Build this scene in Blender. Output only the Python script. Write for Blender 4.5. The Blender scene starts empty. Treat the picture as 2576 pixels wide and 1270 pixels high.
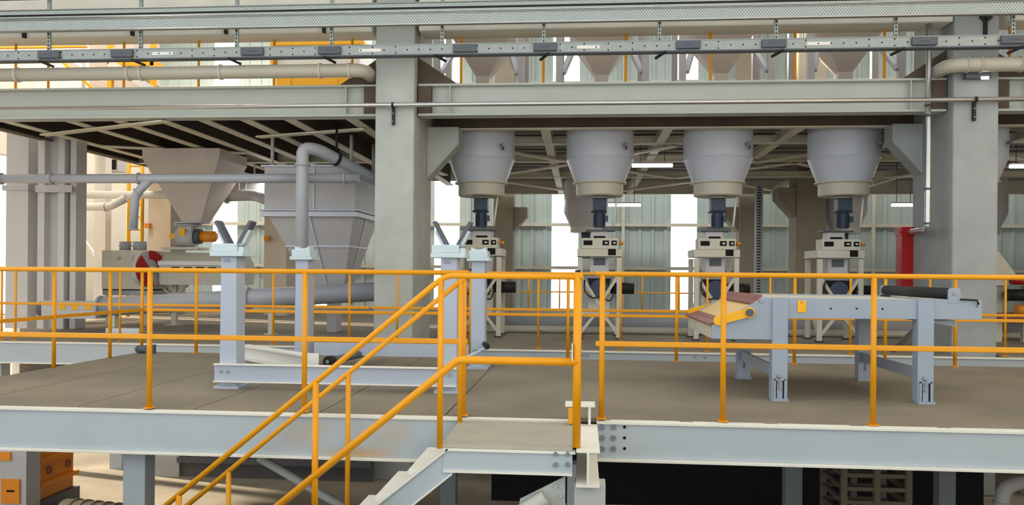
import bpy, bmesh, math, random
from mathutils import Vector as V
random.seed(7)
sc = bpy.context.scene
col = sc.collection

# ------------------------------------------------------------------ camera
W, H, F = 2576, 1270, 2040.0
TH, RO, CY = math.radians(4.9), 0.0085, 687.0
CAM = V((0, 0, 3.1))
f0 = V((-math.sin(TH), math.cos(TH), 0)); r0 = V((math.cos(TH), math.sin(TH), 0)); u0 = V((0, 0, 1))
cr = r0 * math.cos(RO) + u0 * math.sin(RO); cu = u0 * math.cos(RO) - r0 * math.sin(RO)
cd = bpy.data.cameras.new('camera'); cam = bpy.data.objects.new('camera', cd); col.objects.link(cam)
cd.sensor_width = 36; cd.lens = F / W * 36; cd.shift_y = (CY - H / 2) / W; cd.clip_end = 200
from mathutils import Matrix
cam.matrix_world = Matrix(((cr.x, cu.x, -f0.x, CAM.x), (cr.y, cu.y, -f0.y, CAM.y), (cr.z, cu.z, -f0.z, CAM.z), (0, 0, 0, 1)))
sc.camera = cam

# ------------------------------------------------------------------ light
sc.view_settings.view_transform = 'Standard'; sc.view_settings.look = 'None'
sc.view_settings.gamma = 1; sc.view_settings.use_curve_mapping = False
sc.view_settings.exposure = 0.0
w = bpy.data.worlds.new('daylight'); sc.world = w; w.use_nodes = True
w.node_tree.nodes['Background'].inputs[0].default_value = (0.93, 0.975, 1.0, 1)
w.node_tree.nodes['Background'].inputs[1].default_value = 1.75
def sun(name, direction, strength, colr, ang):
    l = bpy.data.lights.new(name, 'SUN'); l.energy = strength; l.color = colr; l.angle = math.radians(ang)
    o = bpy.data.objects.new(name, l); col.objects.link(o)
    o.rotation_euler = V(direction).to_track_quat('-Z', 'Y').to_euler(); return o
sun('sun', (0.85, -0.22, -0.28), 16.0, (1.0, 0.86, 0.66), 2)
def lamp(name, loc, energy, colr, size, aim=(0, 0, -1)):
    l = bpy.data.lights.new(name, 'AREA'); l.energy = energy; l.color = colr; l.size = size
    o = bpy.data.objects.new(name, l); col.objects.link(o); o.location = loc
    o.rotation_euler = V(aim).to_track_quat('-Z', 'Y').to_euler(); return o
for i, (x_, y_) in enumerate(((-11.5, 14.5), (-11.5, 19), (-8, 23), (-12, 23.5))):
    lamp('fill_light_high', (x_, y_, 11.5), 300, (1.0, 0.88, 0.72), 1.2)  # warm fill lights without fittings, added to brighten the far left
for x_ in (-4, 0.5, 5): lamp('fill_light_high', (x_, 18.5, 11.5), 300, (1.0, 0.98, 0.94), 1.2)  # unseen fill lights added to brighten the area above the mezzanine
for x_, y_, e_ in ((-6.5, 17, 40), (-1.5, 17.4, 40), (2.5, 17.4, 40), (6.5, 17.4, 40), (-1, 22.5, 40), (3, 22.5, 40), (7, 22.5, 40)):
    lamp('fill_light_low', (x_, y_, 5.1), e_, (1.0, 0.98, 0.94), 1.0)  # unseen fill lights added to brighten the space under the mezzanine

# ------------------------------------------------------------------ pixel -> place
def ray(px, py): return f0 * F + cr * (px - W / 2) + cu * (CY - py)
def P(px, py, Y):
    d = ray(px, py); return CAM + d * (Y / d.y)
def G(px, py, z):
    d = ray(px, py); return CAM + d * ((z - CAM.z) / d.z)
def X(px, Y, py=687): return P(px, py, Y).x
def Z(px, py, Y): return P(px, py, Y).z

# ------------------------------------------------------------------ materials
def lin(c):
    c /= 255.0
    return c / 12.92 if c <= 0.04045 else ((c + 0.055) / 1.055) ** 2.4
MATS = {}
def mat(name, rgb, rough=0.5, metal=0.0, var=0.12, scale=6.0, bump=0.0, stretch=(1, 1, 1), detail=6, spec=0.4):
    m = bpy.data.materials.new(name); m.use_nodes = True
    nt = m.node_tree; b = nt.nodes['Principled BSDF']
    c = [lin(x) for x in rgb]
    b.inputs['Roughness'].default_value = rough; b.inputs['Metallic'].default_value = metal
    b.inputs['Specular IOR Level'].default_value = spec
    tc = nt.nodes.new('ShaderNodeTexCoord'); mp = nt.nodes.new('ShaderNodeMapping')
    mp.inputs['Scale'].default_value = stretch
    nt.links.new(tc.outputs['Object'], mp.inputs[0])
    n = nt.nodes.new('ShaderNodeTexNoise'); n.inputs['Scale'].default_value = scale; n.inputs['Detail'].default_value = detail
    nt.links.new(mp.outputs[0], n.inputs['Vector'])
    r = nt.nodes.new('ShaderNodeValToRGB'); r.color_ramp.elements[0].position = 0.3; r.color_ramp.elements[1].position = 0.7
    r.color_ramp.elements[0].color = [x * (1 - var) for x in c] + [1]
    r.color_ramp.elements[1].color = [min(1, x * (1 + var * 0.6)) for x in c] + [1]
    nt.links.new(n.outputs['Fac'], r.inputs[0]); nt.links.new(r.outputs[0], b.inputs['Base Color'])
    if bump:
        bp = nt.nodes.new('ShaderNodeBump'); bp.inputs['Strength'].default_value = bump; bp.inputs['Distance'].default_value = 0.01
        nt.links.new(n.outputs['Fac'], bp.inputs['Height']); nt.links.new(bp.outputs[0], b.inputs['Normal'])
    MATS[name] = m; return m
def emit(name, rgb, s, clear=0.0):
    m = bpy.data.materials.new(name); m.use_nodes = True; nt = m.node_tree
    nt.nodes.remove(nt.nodes['Principled BSDF']); e = nt.nodes.new('ShaderNodeEmission')
    e.inputs[0].default_value = (*rgb, 1); e.inputs[1].default_value = s
    out = nt.nodes['Material Output']
    if clear:
        t = nt.nodes.new('ShaderNodeBsdfTransparent'); a = nt.nodes.new('ShaderNodeMixShader'); a.inputs[0].default_value = clear
        nt.links.new(e.outputs[0], a.inputs[1]); nt.links.new(t.outputs[0], a.inputs[2]); nt.links.new(a.outputs[0], out.inputs[0])
    else: nt.links.new(e.outputs[0], out.inputs[0])
    MATS[name] = m; return m
blue = mat('pale blue steel paint', (176, 187, 194), 0.45, var=0.05, scale=2)
blue2 = mat('machine blue grey paint', (174, 185, 203), 0.42, var=0.05, scale=3)
tablep = mat('table blue grey paint', (154, 166, 184), 0.42, var=0.05, scale=3)
capb = mat('light cyan paint', (196, 214, 222), 0.5, var=0.05)
beam = mat('grey beige steel paint', (188, 193, 188), 0.5, var=0.05, scale=2)
joistm = mat('mezzanine steel paint', (222, 216, 196), 0.55, var=0.08, scale=2)
deck_beamshade = mat('dark decking and beam shade', (88, 76, 64), 0.8, var=0.2, scale=3)  # decking colour, also painted on beam webs and haunches as shade
conc = mat('fair faced concrete', (178, 183, 180), 0.85, var=0.12, scale=2.2, bump=0.15, detail=10)
conc2 = mat('cool grey concrete', (160, 165, 166), 0.85, var=0.12, scale=2.2, bump=0.15, detail=10)
concb = mat('brown grey concrete', (136, 128, 112), 0.85, var=0.12, scale=2.2, bump=0.15, detail=10)
conclite = mat('light precast concrete', (228, 226, 216), 0.8, var=0.06, scale=2.5, detail=8)
yel = mat('yellow railing paint', (228, 154, 4), 0.38, var=0.05, scale=5)
yel2 = mat('golden yellow paint', (246, 180, 20), 0.45, var=0.06)
cream = mat('cream yellow sheet', (226, 192, 130), 0.5, var=0.06)
silo = mat('silo grey paint', (202, 207, 220), 0.3, var=0.05, scale=2)
hop = mat('hopper grey paint', (190, 188, 190), 0.4, var=0.06, scale=2)
hopw = mat('warm hopper paint', (208, 196, 186), 0.45, var=0.06, scale=2)
ivory = mat('ivory machine paint', (200, 196, 181), 0.5, var=0.06, scale=4)
white = mat('white paint', (226, 224, 220), 0.5, var=0.04)
navy = mat('dark blue motor paint', (52, 66, 86), 0.45, var=0.1)
black = mat('black rubber', (26, 26, 28), 0.6, var=0.1)
dark = mat('dark grey plastic', (84, 90, 100), 0.5, var=0.08)
hole = mat('dark hole', (18, 18, 20), 0.9)
chrome = mat('galvanised conduit', (196, 198, 200), 0.28, 0.85, var=0.06)
galv = mat('galvanised sheet', (152, 159, 158), 0.45, 0.35, var=0.08, scale=9)
red = mat('red paint', (172, 22, 22), 0.4, var=0.08)
brick = mat('red brown slat', (138, 92, 86), 0.5, var=0.12)
orange = mat('orange motor paint', (232, 142, 36), 0.4, var=0.06)
pipem = mat('grey pipe paint', (170, 174, 184), 0.33, var=0.04, scale=2)
pipeb = mat('beige pipe paint', (184, 180, 168), 0.42, var=0.05, scale=2)
steelcol = mat('glossy grey column paint', (200, 199, 200), 0.25, var=0.05, scale=2)
sheet = mat('corrugated wall sheet', (172, 187, 186), 0.5, var=0.05, scale=1.5)
wallpanel = mat('beige wall panel', (214, 204, 190), 0.8, var=0.06, scale=1)
ground = mat('dusty concrete ground', (150, 140, 122), 0.9, var=0.3, scale=1.2, bump=0.2, detail=12)
sand = mat('sand coloured canvas', (160, 146, 120), 0.85, var=0.1)
landm = mat('worn beige landing plate', (168, 164, 150), 0.8, var=0.1, scale=3, bump=.1)
boltm = mat('bolt head grey', (128, 138, 146), 0.4, 0.2, var=0.1)
underdeck_shade = mat('underdeck shade panel', (30, 31, 37), 0.8, var=0.1)  # near-black colour that paints the deep shade under the deck
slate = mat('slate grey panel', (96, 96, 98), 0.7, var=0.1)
glass = emit('daylit translucent sheet', (0.97, 0.99, 1.0), 3.2, 0.35)
lampm = emit('fluorescent tube', (1.0, 1.0, 0.98), 6.0)

def deck_material():
    m = mat('brown grey deck coating', (132, 123, 107), 0.85, var=0.22, scale=0.9, bump=0.0, detail=5)
    nt = m.node_tree; b = nt.nodes['Principled BSDF']
    tc = [n for n in nt.nodes if n.type == 'TEX_COORD'][0]
    n2 = nt.nodes.new('ShaderNodeTexNoise'); n2.inputs['Scale'].default_value = 160; n2.inputs['Detail'].default_value = 3
    nt.links.new(tc.outputs['Object'], n2.inputs['Vector'])
    mx = nt.nodes.new('ShaderNodeMix'); mx.data_type = 'RGBA'; mx.blend_type = 'OVERLAY'; mx.inputs['Factor'].default_value = 0.55
    src = b.inputs['Base Color'].links[0].from_socket
    nt.links.new(src, mx.inputs[6]); nt.links.new(n2.outputs['Fac'], mx.inputs[7]); nt.links.new(mx.outputs[2], b.inputs['Base Color'])
    bp = nt.nodes.new('ShaderNodeBump'); bp.inputs['Strength'].default_value = 0.35; bp.inputs['Distance'].default_value = 0.004
    nt.links.new(n2.outputs['Fac'], bp.inputs['Height']); nt.links.new(bp.outputs[0], b.inputs['Normal'])
    return m
deckm = deck_material()
def rusty_beam():
    m = mat('pale blue paint with rust run', (176, 187, 194), 0.45, var=0.05, scale=2)
    nt = m.node_tree; b = nt.nodes['Principled BSDF']; tc = [n for n in nt.nodes if n.type == 'TEX_COORD'][0]
    src = b.inputs['Base Color'].links[0].from_socket
    for (px, py, sx, sz, k) in ((770, 1090, .28, .13, .35), (905, 1140, .4, .07, .75), (985, 1095, .25, .14, .35)):
        p = P(px, py, 6.17) - V((0, 8.3, 2.0))
        mp = nt.nodes.new('ShaderNodeMapping'); mp.vector_type = 'TEXTURE'; mp.inputs['Location'].default_value = p; mp.inputs['Scale'].default_value = (sx, 1, sz); mp.inputs['Rotation'].default_value = (0, -.5 if k < .5 else 0, 0)
        nt.links.new(tc.outputs['Object'], mp.inputs[0]); g = nt.nodes.new('ShaderNodeTexGradient'); g.gradient_type = 'SPHERICAL'; nt.links.new(mp.outputs[0], g.inputs[0])
        ml = nt.nodes.new('ShaderNodeMath'); ml.operation = 'MULTIPLY'; ml.inputs[1].default_value = k; nt.links.new(g.outputs['Fac'], ml.inputs[0])
        mx = nt.nodes.new('ShaderNodeMix'); mx.data_type = 'RGBA'; nt.links.new(ml.outputs[0], mx.inputs['Factor']); nt.links.new(src, mx.inputs[6]); mx.inputs[7].default_value = (0.55, 0.3, 0.06, 1); src = mx.outputs[2]
    nt.links.new(src, b.inputs['Base Color']); return m
rust = rusty_beam()

def perforated():
    m = mat('perforated galvanised sheet', (168, 177, 177), 0.45, 0.25, var=0.06, scale=9)
    nt = m.node_tree; b = nt.nodes['Principled BSDF']
    tc = [n for n in nt.nodes if n.type == 'TEX_COORD'][0]
    s = nt.nodes.new('ShaderNodeSeparateXYZ'); nt.links.new(tc.outputs['Object'], s.inputs[0])
    def wave(sock, k):
        a = nt.nodes.new('ShaderNodeMath'); a.operation = 'MULTIPLY'; a.inputs[1].default_value = k; nt.links.new(sock, a.inputs[0])
        c = nt.nodes.new('ShaderNodeMath'); c.operation = 'SINE'; nt.links.new(a.outputs[0], c.inputs[0]); return c.outputs[0]
    ml = nt.nodes.new('ShaderNodeMath'); ml.operation = 'MULTIPLY'
    nt.links.new(wave(s.outputs[0], 2 * math.pi / 0.042), ml.inputs[0]); nt.links.new(wave(s.outputs[2], 2 * math.pi / 0.05), ml.inputs[1])
    g = nt.nodes.new('ShaderNodeMath'); g.operation = 'GREATER_THAN'; g.inputs[1].default_value = 0.55; nt.links.new(ml.outputs[0], g.inputs[0])
    mx = nt.nodes.new('ShaderNodeMix'); mx.data_type = 'RGBA'
    src = b.inputs['Base Color'].links[0].from_socket
    nt.links.new(g.outputs[0], mx.inputs['Factor']); nt.links.new(src, mx.inputs[6]); mx.inputs[7].default_value = (0.09, 0.1, 0.1, 1)
    nt.links.new(mx.outputs[2], b.inputs['Base Color']); return m
perf = perforated()

# ------------------------------------------------------------------ mesh builder
WL = {}
class MB:
    def __init__(s): s.bm = bmesh.new(); s.m = []
    def mi(s, m):
        if m not in s.m: s.m.append(m)
        return s.m.index(m)
    def face(s, vs, m, smooth=False):
        try: f = s.bm.faces.new(vs)
        except ValueError: return
        f.material_index = s.mi(m); f.smooth = smooth
    def hexa(s, c, m):
        v = [s.bm.verts.new(p) for p in c]
        for q in ((0, 3, 2, 1), (4, 5, 6, 7), (0, 1, 5, 4), (1, 2, 6, 5), (2, 3, 7, 6), (3, 0, 4, 7)): s.face([v[i] for i in q], m)
        return s
    def box(s, a, b, m):
        x0, x1 = sorted((a[0], b[0])); y0, y1 = sorted((a[1], b[1])); z0, z1 = sorted((a[2], b[2]))
        return s.hexa([(x0, y0, z0), (x1, y0, z0), (x1, y1, z0), (x0, y1, z0), (x0, y0, z1), (x1, y0, z1), (x1, y1, z1), (x0, y1, z1)], m)
    def cbox(s, c, sz, m): c = V(c); h = V(sz) / 2; return s.box(c - h, c + h, m)
    def bar(s, p0, p1, wd, ht, m, up=(0, 0, 1)):
        p0, p1 = V(p0), V(p1); d = (p1 - p0).normalized(); up = V(up)
        if abs(d.dot(up)) > 0.98: up = V((0, 1, 0))
        a = d.cross(up).normalized() * wd / 2; b = a.cross(d).normalized() * ht / 2
        return s.hexa([p0 - a - b, p0 + a - b, p1 + a - b, p1 - a - b, p0 - a + b, p0 + a + b, p1 + a + b, p1 - a + b], m)
    def ring(s, c, a, b, r, n): return [s.bm.verts.new(c + a * (r * math.cos(2 * math.pi * i / n)) + b * (r * math.sin(2 * math.pi * i / n))) for i in range(n)]
    def frame(s, d):
        d = d.normalized(); t = V((0, 0, 1)) if abs(d.z) < 0.9 else V((1, 0, 0))
        a = d.cross(t).normalized(); return a, d.cross(a).normalized()
    def cyl(s, p0, p1, r, m, r2=None, n=16, cap=True):
        p0, p1 = V(p0), V(p1); a, b = s.frame(p1 - p0); r2 = r if r2 is None else r2
        A = s.ring(p0, a, b, r, n); B = s.ring(p1, a, b, r2, n)
        for i in range(n): s.face([A[i], A[(i + 1) % n], B[(i + 1) % n], B[i]], m, True)
        if cap: s.face(A[::-1], m); s.face(B, m)
        return s
    def tube(s, pts, r, m, bend=0.0, n=14, k=7):
        pts = [V(p) for p in pts]; path = [pts[0]]
        for i in range(1, len(pts) - 1):
            if bend <= 0: path.append(pts[i]); continue
            a = (pts[i - 1] - pts[i]); b = (pts[i + 1] - pts[i]); t = min(bend, a.length * .49, b.length * .49)
            A = pts[i] + a.normalized() * t; B = pts[i] + b.normalized() * t
            for j in range(k + 1):
                u = j / k; path.append(A * (1 - u) ** 2 + pts[i] * 2 * u * (1 - u) + B * u * u)
        path.append(pts[-1]); rings = []; a, b = s.frame(path[1] - path[0])
        for i, p in enumerate(path):
            d = (path[min(i + 1, len(path) - 1)] - path[max(i - 1, 0)]).normalized()
            a = (a - d * a.dot(d)).normalized(); b = d.cross(a); rings.append(s.ring(p, a, b, r, n))
        for A, B in zip(rings, rings[1:]):
            for i in range(n): s.face([A[i], A[(i + 1) % n], B[(i + 1) % n], B[i]], m, True)
        s.face(rings[0][::-1], m); s.face(rings[-1], m); return s
    def lathe(s, c, prof, m, n=40, axis=(0, 0, 1), sharp=True):
        c = V(c); d = V(axis).normalized(); a, b = s.frame(d)
        for (ra, za), (rb, zb) in zip(prof, prof[1:]):
            A = s.ring(c + d * za, a, b, max(ra, 1e-4), n); B = s.ring(c + d * zb, a, b, max(rb, 1e-4), n)
            for i in range(n): s.face([A[i], A[(i + 1) % n], B[(i + 1) % n], B[i]], m, True)
        return s
    def prism(s, pts, vec, m):
        vec = V(vec); A = [s.bm.verts.new(V(p)) for p in pts]; B = [s.bm.verts.new(V(p) + vec) for p in pts]; n = len(pts)
        s.face(A[::-1], m); s.face(B, m)
        for i in range(n): s.face([A[i], A[(i + 1) % n], B[(i + 1) % n], B[i]], m)
        return s
    def loft(s, A, B, m, capA=False, capB=False):
        A = [s.bm.verts.new(V(p)) for p in A]; B = [s.bm.verts.new(V(p)) for p in B]; n = len(A)
        for i in range(n): s.face([A[i], A[(i + 1) % n], B[(i + 1) % n], B[i]], m)
        if capA: s.face(A[::-1], m)
        if capB: s.face(B, m)
        return s
    def ibeam(s, p0, p1, h, wd, m, tf=0.02, tw=0.012, up=(0, 0, 1)):
        p0, p1 = V(p0), V(p1); d = (p1 - p0).normalized(); upv = V(up); a = d.cross(upv).normalized(); b = a.cross(d).normalized()
        o = b * (h / 2 - tf / 2)
        s.bar(p0 + o, p1 + o, wd, tf, m, up); s.bar(p0 - o, p1 - o, wd, tf, m, up); s.bar(p0, p1, tw, h - 2 * tf, m, up); return s
    def build(s, name, parent=None, bevel=0.0, loc=None):
        base = V((0, 0, 0))
        if parent is not None: base = WL[parent.name]
        elif loc is not None: base = V(loc)
        bmesh.ops.recalc_face_normals(s.bm, faces=s.bm.faces)
        if base.length: bmesh.ops.translate(s.bm, verts=s.bm.verts, vec=-base)
        me = bpy.data.meshes.new(name); s.bm.to_mesh(me); s.bm.free()
        for m in s.m: me.materials.append(m)
        o = bpy.data.objects.new(name, me); col.objects.link(o)
        if parent is not None: o.parent = parent
        else: o.location = base
        WL[o.name] = base
        if bevel:
            b = o.modifiers.new('bevel', 'BEVEL'); b.width = bevel; b.segments = 2; b.limit_method = 'ANGLE'; b.angle_limit = math.radians(50)
        return o
def thing(name, label, cat, loc, group=None):
    o = bpy.data.objects.new(name, None); col.objects.link(o); o.location = V(loc); o.empty_display_size = 0.2
    WL[o.name] = V(loc); tag(o, label, cat, group); return o
def tag(o, label, cat, group=None, kind=None):
    o['label'] = label; o['category'] = cat
    if group: o['group'] = group
    if kind: o['kind'] = kind
    return o
def struct(o): o['kind'] = 'structure'; return o
def copy_tree(o, loc=None, label=None, parent=None):
    c = o.copy(); col.objects.link(c)
    if parent is not None: c.parent = parent
    if loc is not None: c.location = V(loc)
    if label: c['label'] = label
    WL[c.name] = V(loc) if loc is not None else (WL[parent.name] if parent is not None else V())
    for ch in list(o.children): copy_tree(ch, None, None, c)
    return c
def bolt(root, p, r=0.018, axis=(0, -1, 0), m=None, name='bolt'):
    p = V(p); return MB().cyl(p, p + V(axis) * 0.016, r, m or boltm, n=8).build(name, root)

ZD = 2.0                                     # deck level above the ground
YF, YR, Y2, YC = 6.15, 10.45, 11.75, 12.0    # deck front, deck rear, rear platform front, column front
ZM0 = Z(1500, 288, 12.2); ZM1 = Z(1500, 207, 12.2)   # mezzanine beam bottom and top
YW = 27.0; XL = -14.6; x2c_ = X(2395, YC)

# ================================================================== SETTING
struct(MB().box((-40, -12, -0.2), (45, 40, 0), ground).build('floor'))
mb = MB()
for ya, yb_ in ((-9, -4), (-2.5, 0), (1.5, 3), (4.5, 6), (7.5, 9), (10.5, 15), (16.5, 19), (20.5, 23), (24.5, 40)): mb.box((-15, ya, 13.0), (45, yb_, 13.2), conclite)
struct(mb.build('ceiling'))
strips_px = [(-60, 5), (535, 596), (795, 858), (1092, 1155), (1387, 1454), (1687, 1752), (1998, 2062), (2312, 2380), (2640, 2705)]
strips = [(X(a, YW), X(b, YW)) for a, b in strips_px if X(a, YW) > XL]
def corrugated(mb, x0, x1, z0, z1, y, m, pitch=0.42, dep=0.05):
    x = x0; prof = []
    while x < x1 - 1e-4:
        for dx, dy in ((0, 0), (pitch * .62, 0), (pitch * .7, -dep), (pitch * .92, -dep)):
            if x + dx < x1: prof.append((x + dx, y + dy))
        x += pitch
    prof.append((x1, y))
    mb.loft([(a, b, z0) for a, b in prof] + [(a, b + .08, z0) for a, b in prof[::-1]], [(a, b, z1) for a, b in prof] + [(a, b + .08, z1) for a, b in prof[::-1]], m)
mb = MB(); x = XL
for a, b in strips:
    corrugated(mb, x, a, 0, 13, YW, sheet); x = b
corrugated(mb, x, 26, 0, 13, YW, sheet)
struct(mb.build('wall_back'))
for i, (a, b) in enumerate(strips):
    struct(MB().box((a, YW, 1.9), (b, YW + .03, 12.6), glass).build('window_%d' % (i + 1)))
n = 0
for zz in (1.9, Z(1500, 674, YW), Z(1500, 566, YW), 7.4, 9.4):
    n += 1; struct(MB().box((XL, YW - .18, zz - .05), (26, YW - .06, zz + .05), ivory).build('trim_%d' % n))
for px in (700, 1250, 1566, 1860, 2190):
    n += 1; struct(MB().box((X(px, YW) - .05, YW - .26, 1.9), (X(px, YW) + .05, YW - .19, 12.8), ivory).build('trim_%d' % n))
mb = MB()
ops = [(11.8, 18.5), (18.9, 20.0)]          # tall openings that let the sun in
y = 6.0
for a, b in ops: mb.box((XL - .2, y, 0), (XL, a, 13), wallpanel); y = b
mb.box((XL - .2, y, 0), (XL, YW, 13), wallpanel)
for a, b in ops: mb.box((XL - .2, a, 0), (XL, b, .05), wallpanel); mb.box((XL - .2, a, 3.4 if a < 12 else 6.0), (XL, b, 13), wallpanel)
struct(mb.build('wall_left'))
struct(MB().box((14.2, -9, 0), (14.4, YW, 13), wallpanel).build('wall_right_unseen'))  # unseen wall added to keep daylight off the right side
struct(MB().box((-1.2, 11.0, 0), (x2c_ - .02, 11.06, 1.6), underdeck_shade).build('shade_panel_right'))  # added dark panel standing in for deep shade below the platform
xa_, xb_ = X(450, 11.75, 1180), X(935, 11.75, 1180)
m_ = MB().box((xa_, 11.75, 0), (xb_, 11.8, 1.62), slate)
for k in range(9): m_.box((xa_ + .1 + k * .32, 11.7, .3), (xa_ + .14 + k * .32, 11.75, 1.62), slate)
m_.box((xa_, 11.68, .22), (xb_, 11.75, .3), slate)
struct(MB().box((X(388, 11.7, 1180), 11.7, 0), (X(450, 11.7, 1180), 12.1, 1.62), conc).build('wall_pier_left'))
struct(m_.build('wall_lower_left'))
struct(MB().box((XL - .2, YW + .1, 0), (26, YW + .3, 1.9), concb).build('baseboard_back'))
struct(MB().box((-14, -9, 1.45), (14, 4.5, 1.65), conc).build('floor_walkway_unseen'))  # unseen floor at the camera, carried forward to block light below the deck

# ================================================================== CONCRETE COLUMNS
def column(label, x0, Y, w_, d_, z1, zc, left=True, right=True, m=conc, grp='concrete columns', out=0.42, off=.06):
    c = thing('concrete_column', label, 'column', (x0 + w_ / 2, Y + d_ / 2, 0), grp)
    MB().box((x0, Y, 0), (x0 + w_, Y + d_, z1), m).build('shaft', c, .03)
    for sgn, on in ((-1, left), (1, right)):
        if not on: continue
        if on is not True: out = on
        else: out = .42
        xe = x0 if sgn < 0 else x0 + w_
        pts = [(xe, Y + off, zc), (xe + sgn * out, Y + off, zc), (xe + sgn * out, Y + off, zc - .28), (xe, Y + off, zc - .28 - out * 1.1)]
        MB().prism(pts, (0, d_ - .05 - off, 0), m).build('corbel', c, .015)
    return c
x1c = X(940, YC); x2c = X(2395, YC)
column('tall concrete column between the reel stand platform and the four silos', x1c, YC, .6, 1.42, 7.9, ZM0 - .02, .25, .52, off=1.0)
column('tall concrete column beside the red cabinet with the silver downpipe', x2c, YC, .62, 1.42, 7.9, ZM0 - .02, .46, .3, conc2, off=1.0)
for px, wd, Y, lab, l, r in ((1240, .62, 25.0, 'far concrete column behind the first silo stand with a bracket', False, True),
                             (1858, .6, 25.0, 'far concrete column next to the vertical perforated cable tray', True, False),
                             (2003, .72, 20.5, 'brown concrete column between the third and fourth silo', True, False)):
    column(lab, X(px, Y), Y, wd, .8, 12.8, Z(px, 520 if Y > 22 else 470, Y), l, r, concb)
# roof beams on the columns
def roofbeam(label, xa, xb):
    z = Z(1500, 71, YC)
    o = MB().box((xa, YC - .02, z), (xb, YC + .45, z + 1.0), conclite).build('roof_beam', None, .02, ((xa + xb) / 2, YC, z)); tag(o, label, 'beam', 'precast roof beams'); return o
roofbeam('white precast concrete beam over the yellow framed filter, ending at the column', -14, x1c - .06)
roofbeam('long white precast concrete beam over the four hoppers between two columns', x1c + .66, x2c - .0 - .02)
roofbeam('short white precast concrete beam beyond the column with the downpipe', x2c + .76, 14)

# ================================================================== MEZZANINE
mz = thing('mezzanine_floor', 'grey steel mezzanine floor carried by the concrete columns above the silos', 'mezzanine', (0, 12.3, ZM0))
hm = ZM1 - ZM0; zc = (ZM0 + ZM1) / 2
xe = G(0, 325, ZM0).x                                                  # outer edge of the left bay
for a, b in ((xe - 3.5, x1c - .01), (x1c + .62, x2c - .02), (x2c + .64, 12)):
    MB().ibeam((a, 12.3, zc), (b, 12.3, zc), hm, .26, beam, .03, .03).build('front_beam', mz)
for a, s_ in ((x1c, -1), (x1c + .6, 1), (x2c, -1), (x2c + .62, 1)):
    m_ = MB(); m_.prism([(a, 12.22, ZM1 + .005), (a + s_ * .62, 12.22, ZM1 + .005), (a, 12.22, ZM1 + .42)], (0, .14, 0), deck_beamshade)  # dark haunch colour paints in the shade of its turned-away faces
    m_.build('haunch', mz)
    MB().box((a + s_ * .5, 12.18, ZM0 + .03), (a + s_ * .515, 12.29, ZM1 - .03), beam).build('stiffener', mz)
    MB().box((a + s_ * .02, 12.17, ZM0 + .03), (a + s_ * .22, 12.28, ZM1 - .03), deck_beamshade).build('end_plate', mz)
MB().box((xe, 12.45, ZM1 - .07), (14, 24.5, ZM1 - .02), deck_beamshade).build('deck_plate', mz)
m_ = MB()
yy = 12.9
while yy < 24: m_.box((x1c + .6, yy, ZM1 - .12), (14, yy + .07, ZM1 - .07), beam); yy += .6
m_.build('deck_ribs', mz)
MB().ibeam((xe, 12.45, zc), (xe, 24.5, zc), hm, .2, deck_beamshade, .02).box((xe - .1, 12.45, ZM0 - .012), (xe - .06, 24.5, ZM0), joistm).build('edge_beam', mz)
for px in (20, 178, 298, 407, 512, 618, 729, 885):
    xx = X(px, 12.45, 300)
    MB().box((xx - .09, 12.45, ZM0 + .0), (xx + .09, 22, ZM0 + .018), joistm).box((xx - .01, 12.45, ZM0 + .018), (xx + .01, 22, ZM1 - .07), deck_beamshade).build('joist', mz)  # light flange, web painted dark to carry the shade between joists
m_ = MB().box((x1c + .62, 13.37, ZM0), (14, 13.53, ZM0 + .02), joistm).box((x1c + .62, 13.44, ZM0 + .02), (14, 13.46, ZM1 - .07), deck_beamshade); m_.build('cross_beam', mz)  # web painted dark as shade behind the front beam
for yy in (15.05, 17.4, 20.2, 24.4):
    hb_ = .14 if yy < 24 else hm - .02
    MB().ibeam((x1c + .05, yy, ZM0 + hb_ / 2), (14, yy, ZM0 + hb_ / 2), hb_, .16, joistm, .02).build('cross_beam', mz)
    if yy in (17.4, 22.0): MB().ibeam((xe, yy, zc - .01), (x1c, yy, zc - .01), hm - .02, .16, joistm, .02).build('cross_beam', mz)
for px in (1140, 1380, 1660, 1960, 2250, 2560):
    xx = X(px, 15, 350)
    MB().ibeam((xx, 13.5, ZM0 + .09), (xx, 24.4, ZM0 + .09), .16, .16, joistm, .018).build('joist', mz)
def brace(a, b): MB().bar(a, b, .15, .03, joistm).build('brace', mz)
zb = ZM0 - .03
for a, b in (((110, 340), (415, 305)), ((250, 368), (620, 386)), ((650, 345), (920, 325)), ((1035, 405), (1120, 440))):
    brace(G(*a, zb), G(*b, zb))
for (xa, ya, xb, yb) in ((-1.9, 15.1, -.2, 17.3), (-.1, 17.4, 1.7, 15.1), (1.9, 15.1, 3.6, 17.3), (3.6, 17.4, 5.2, 15.1), (-2.6, 20.1, -.2, 17.5), (-.1, 17.5, 2.2, 20.1), (2.3, 20.1, 4.4, 17.5), (4.5, 17.5, 6.8, 20.1),
                         (-2.4, 20.3, .4, 24.3), (.4, 24.3, 3.2, 20.3), (3.2, 20.3, 6.2, 24.3), (6.5, 15.1, 9, 17.3), (7.2, 20.1, 9.6, 17.5)):
    brace((xa, ya, zb), (xb, yb, zb))

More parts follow.
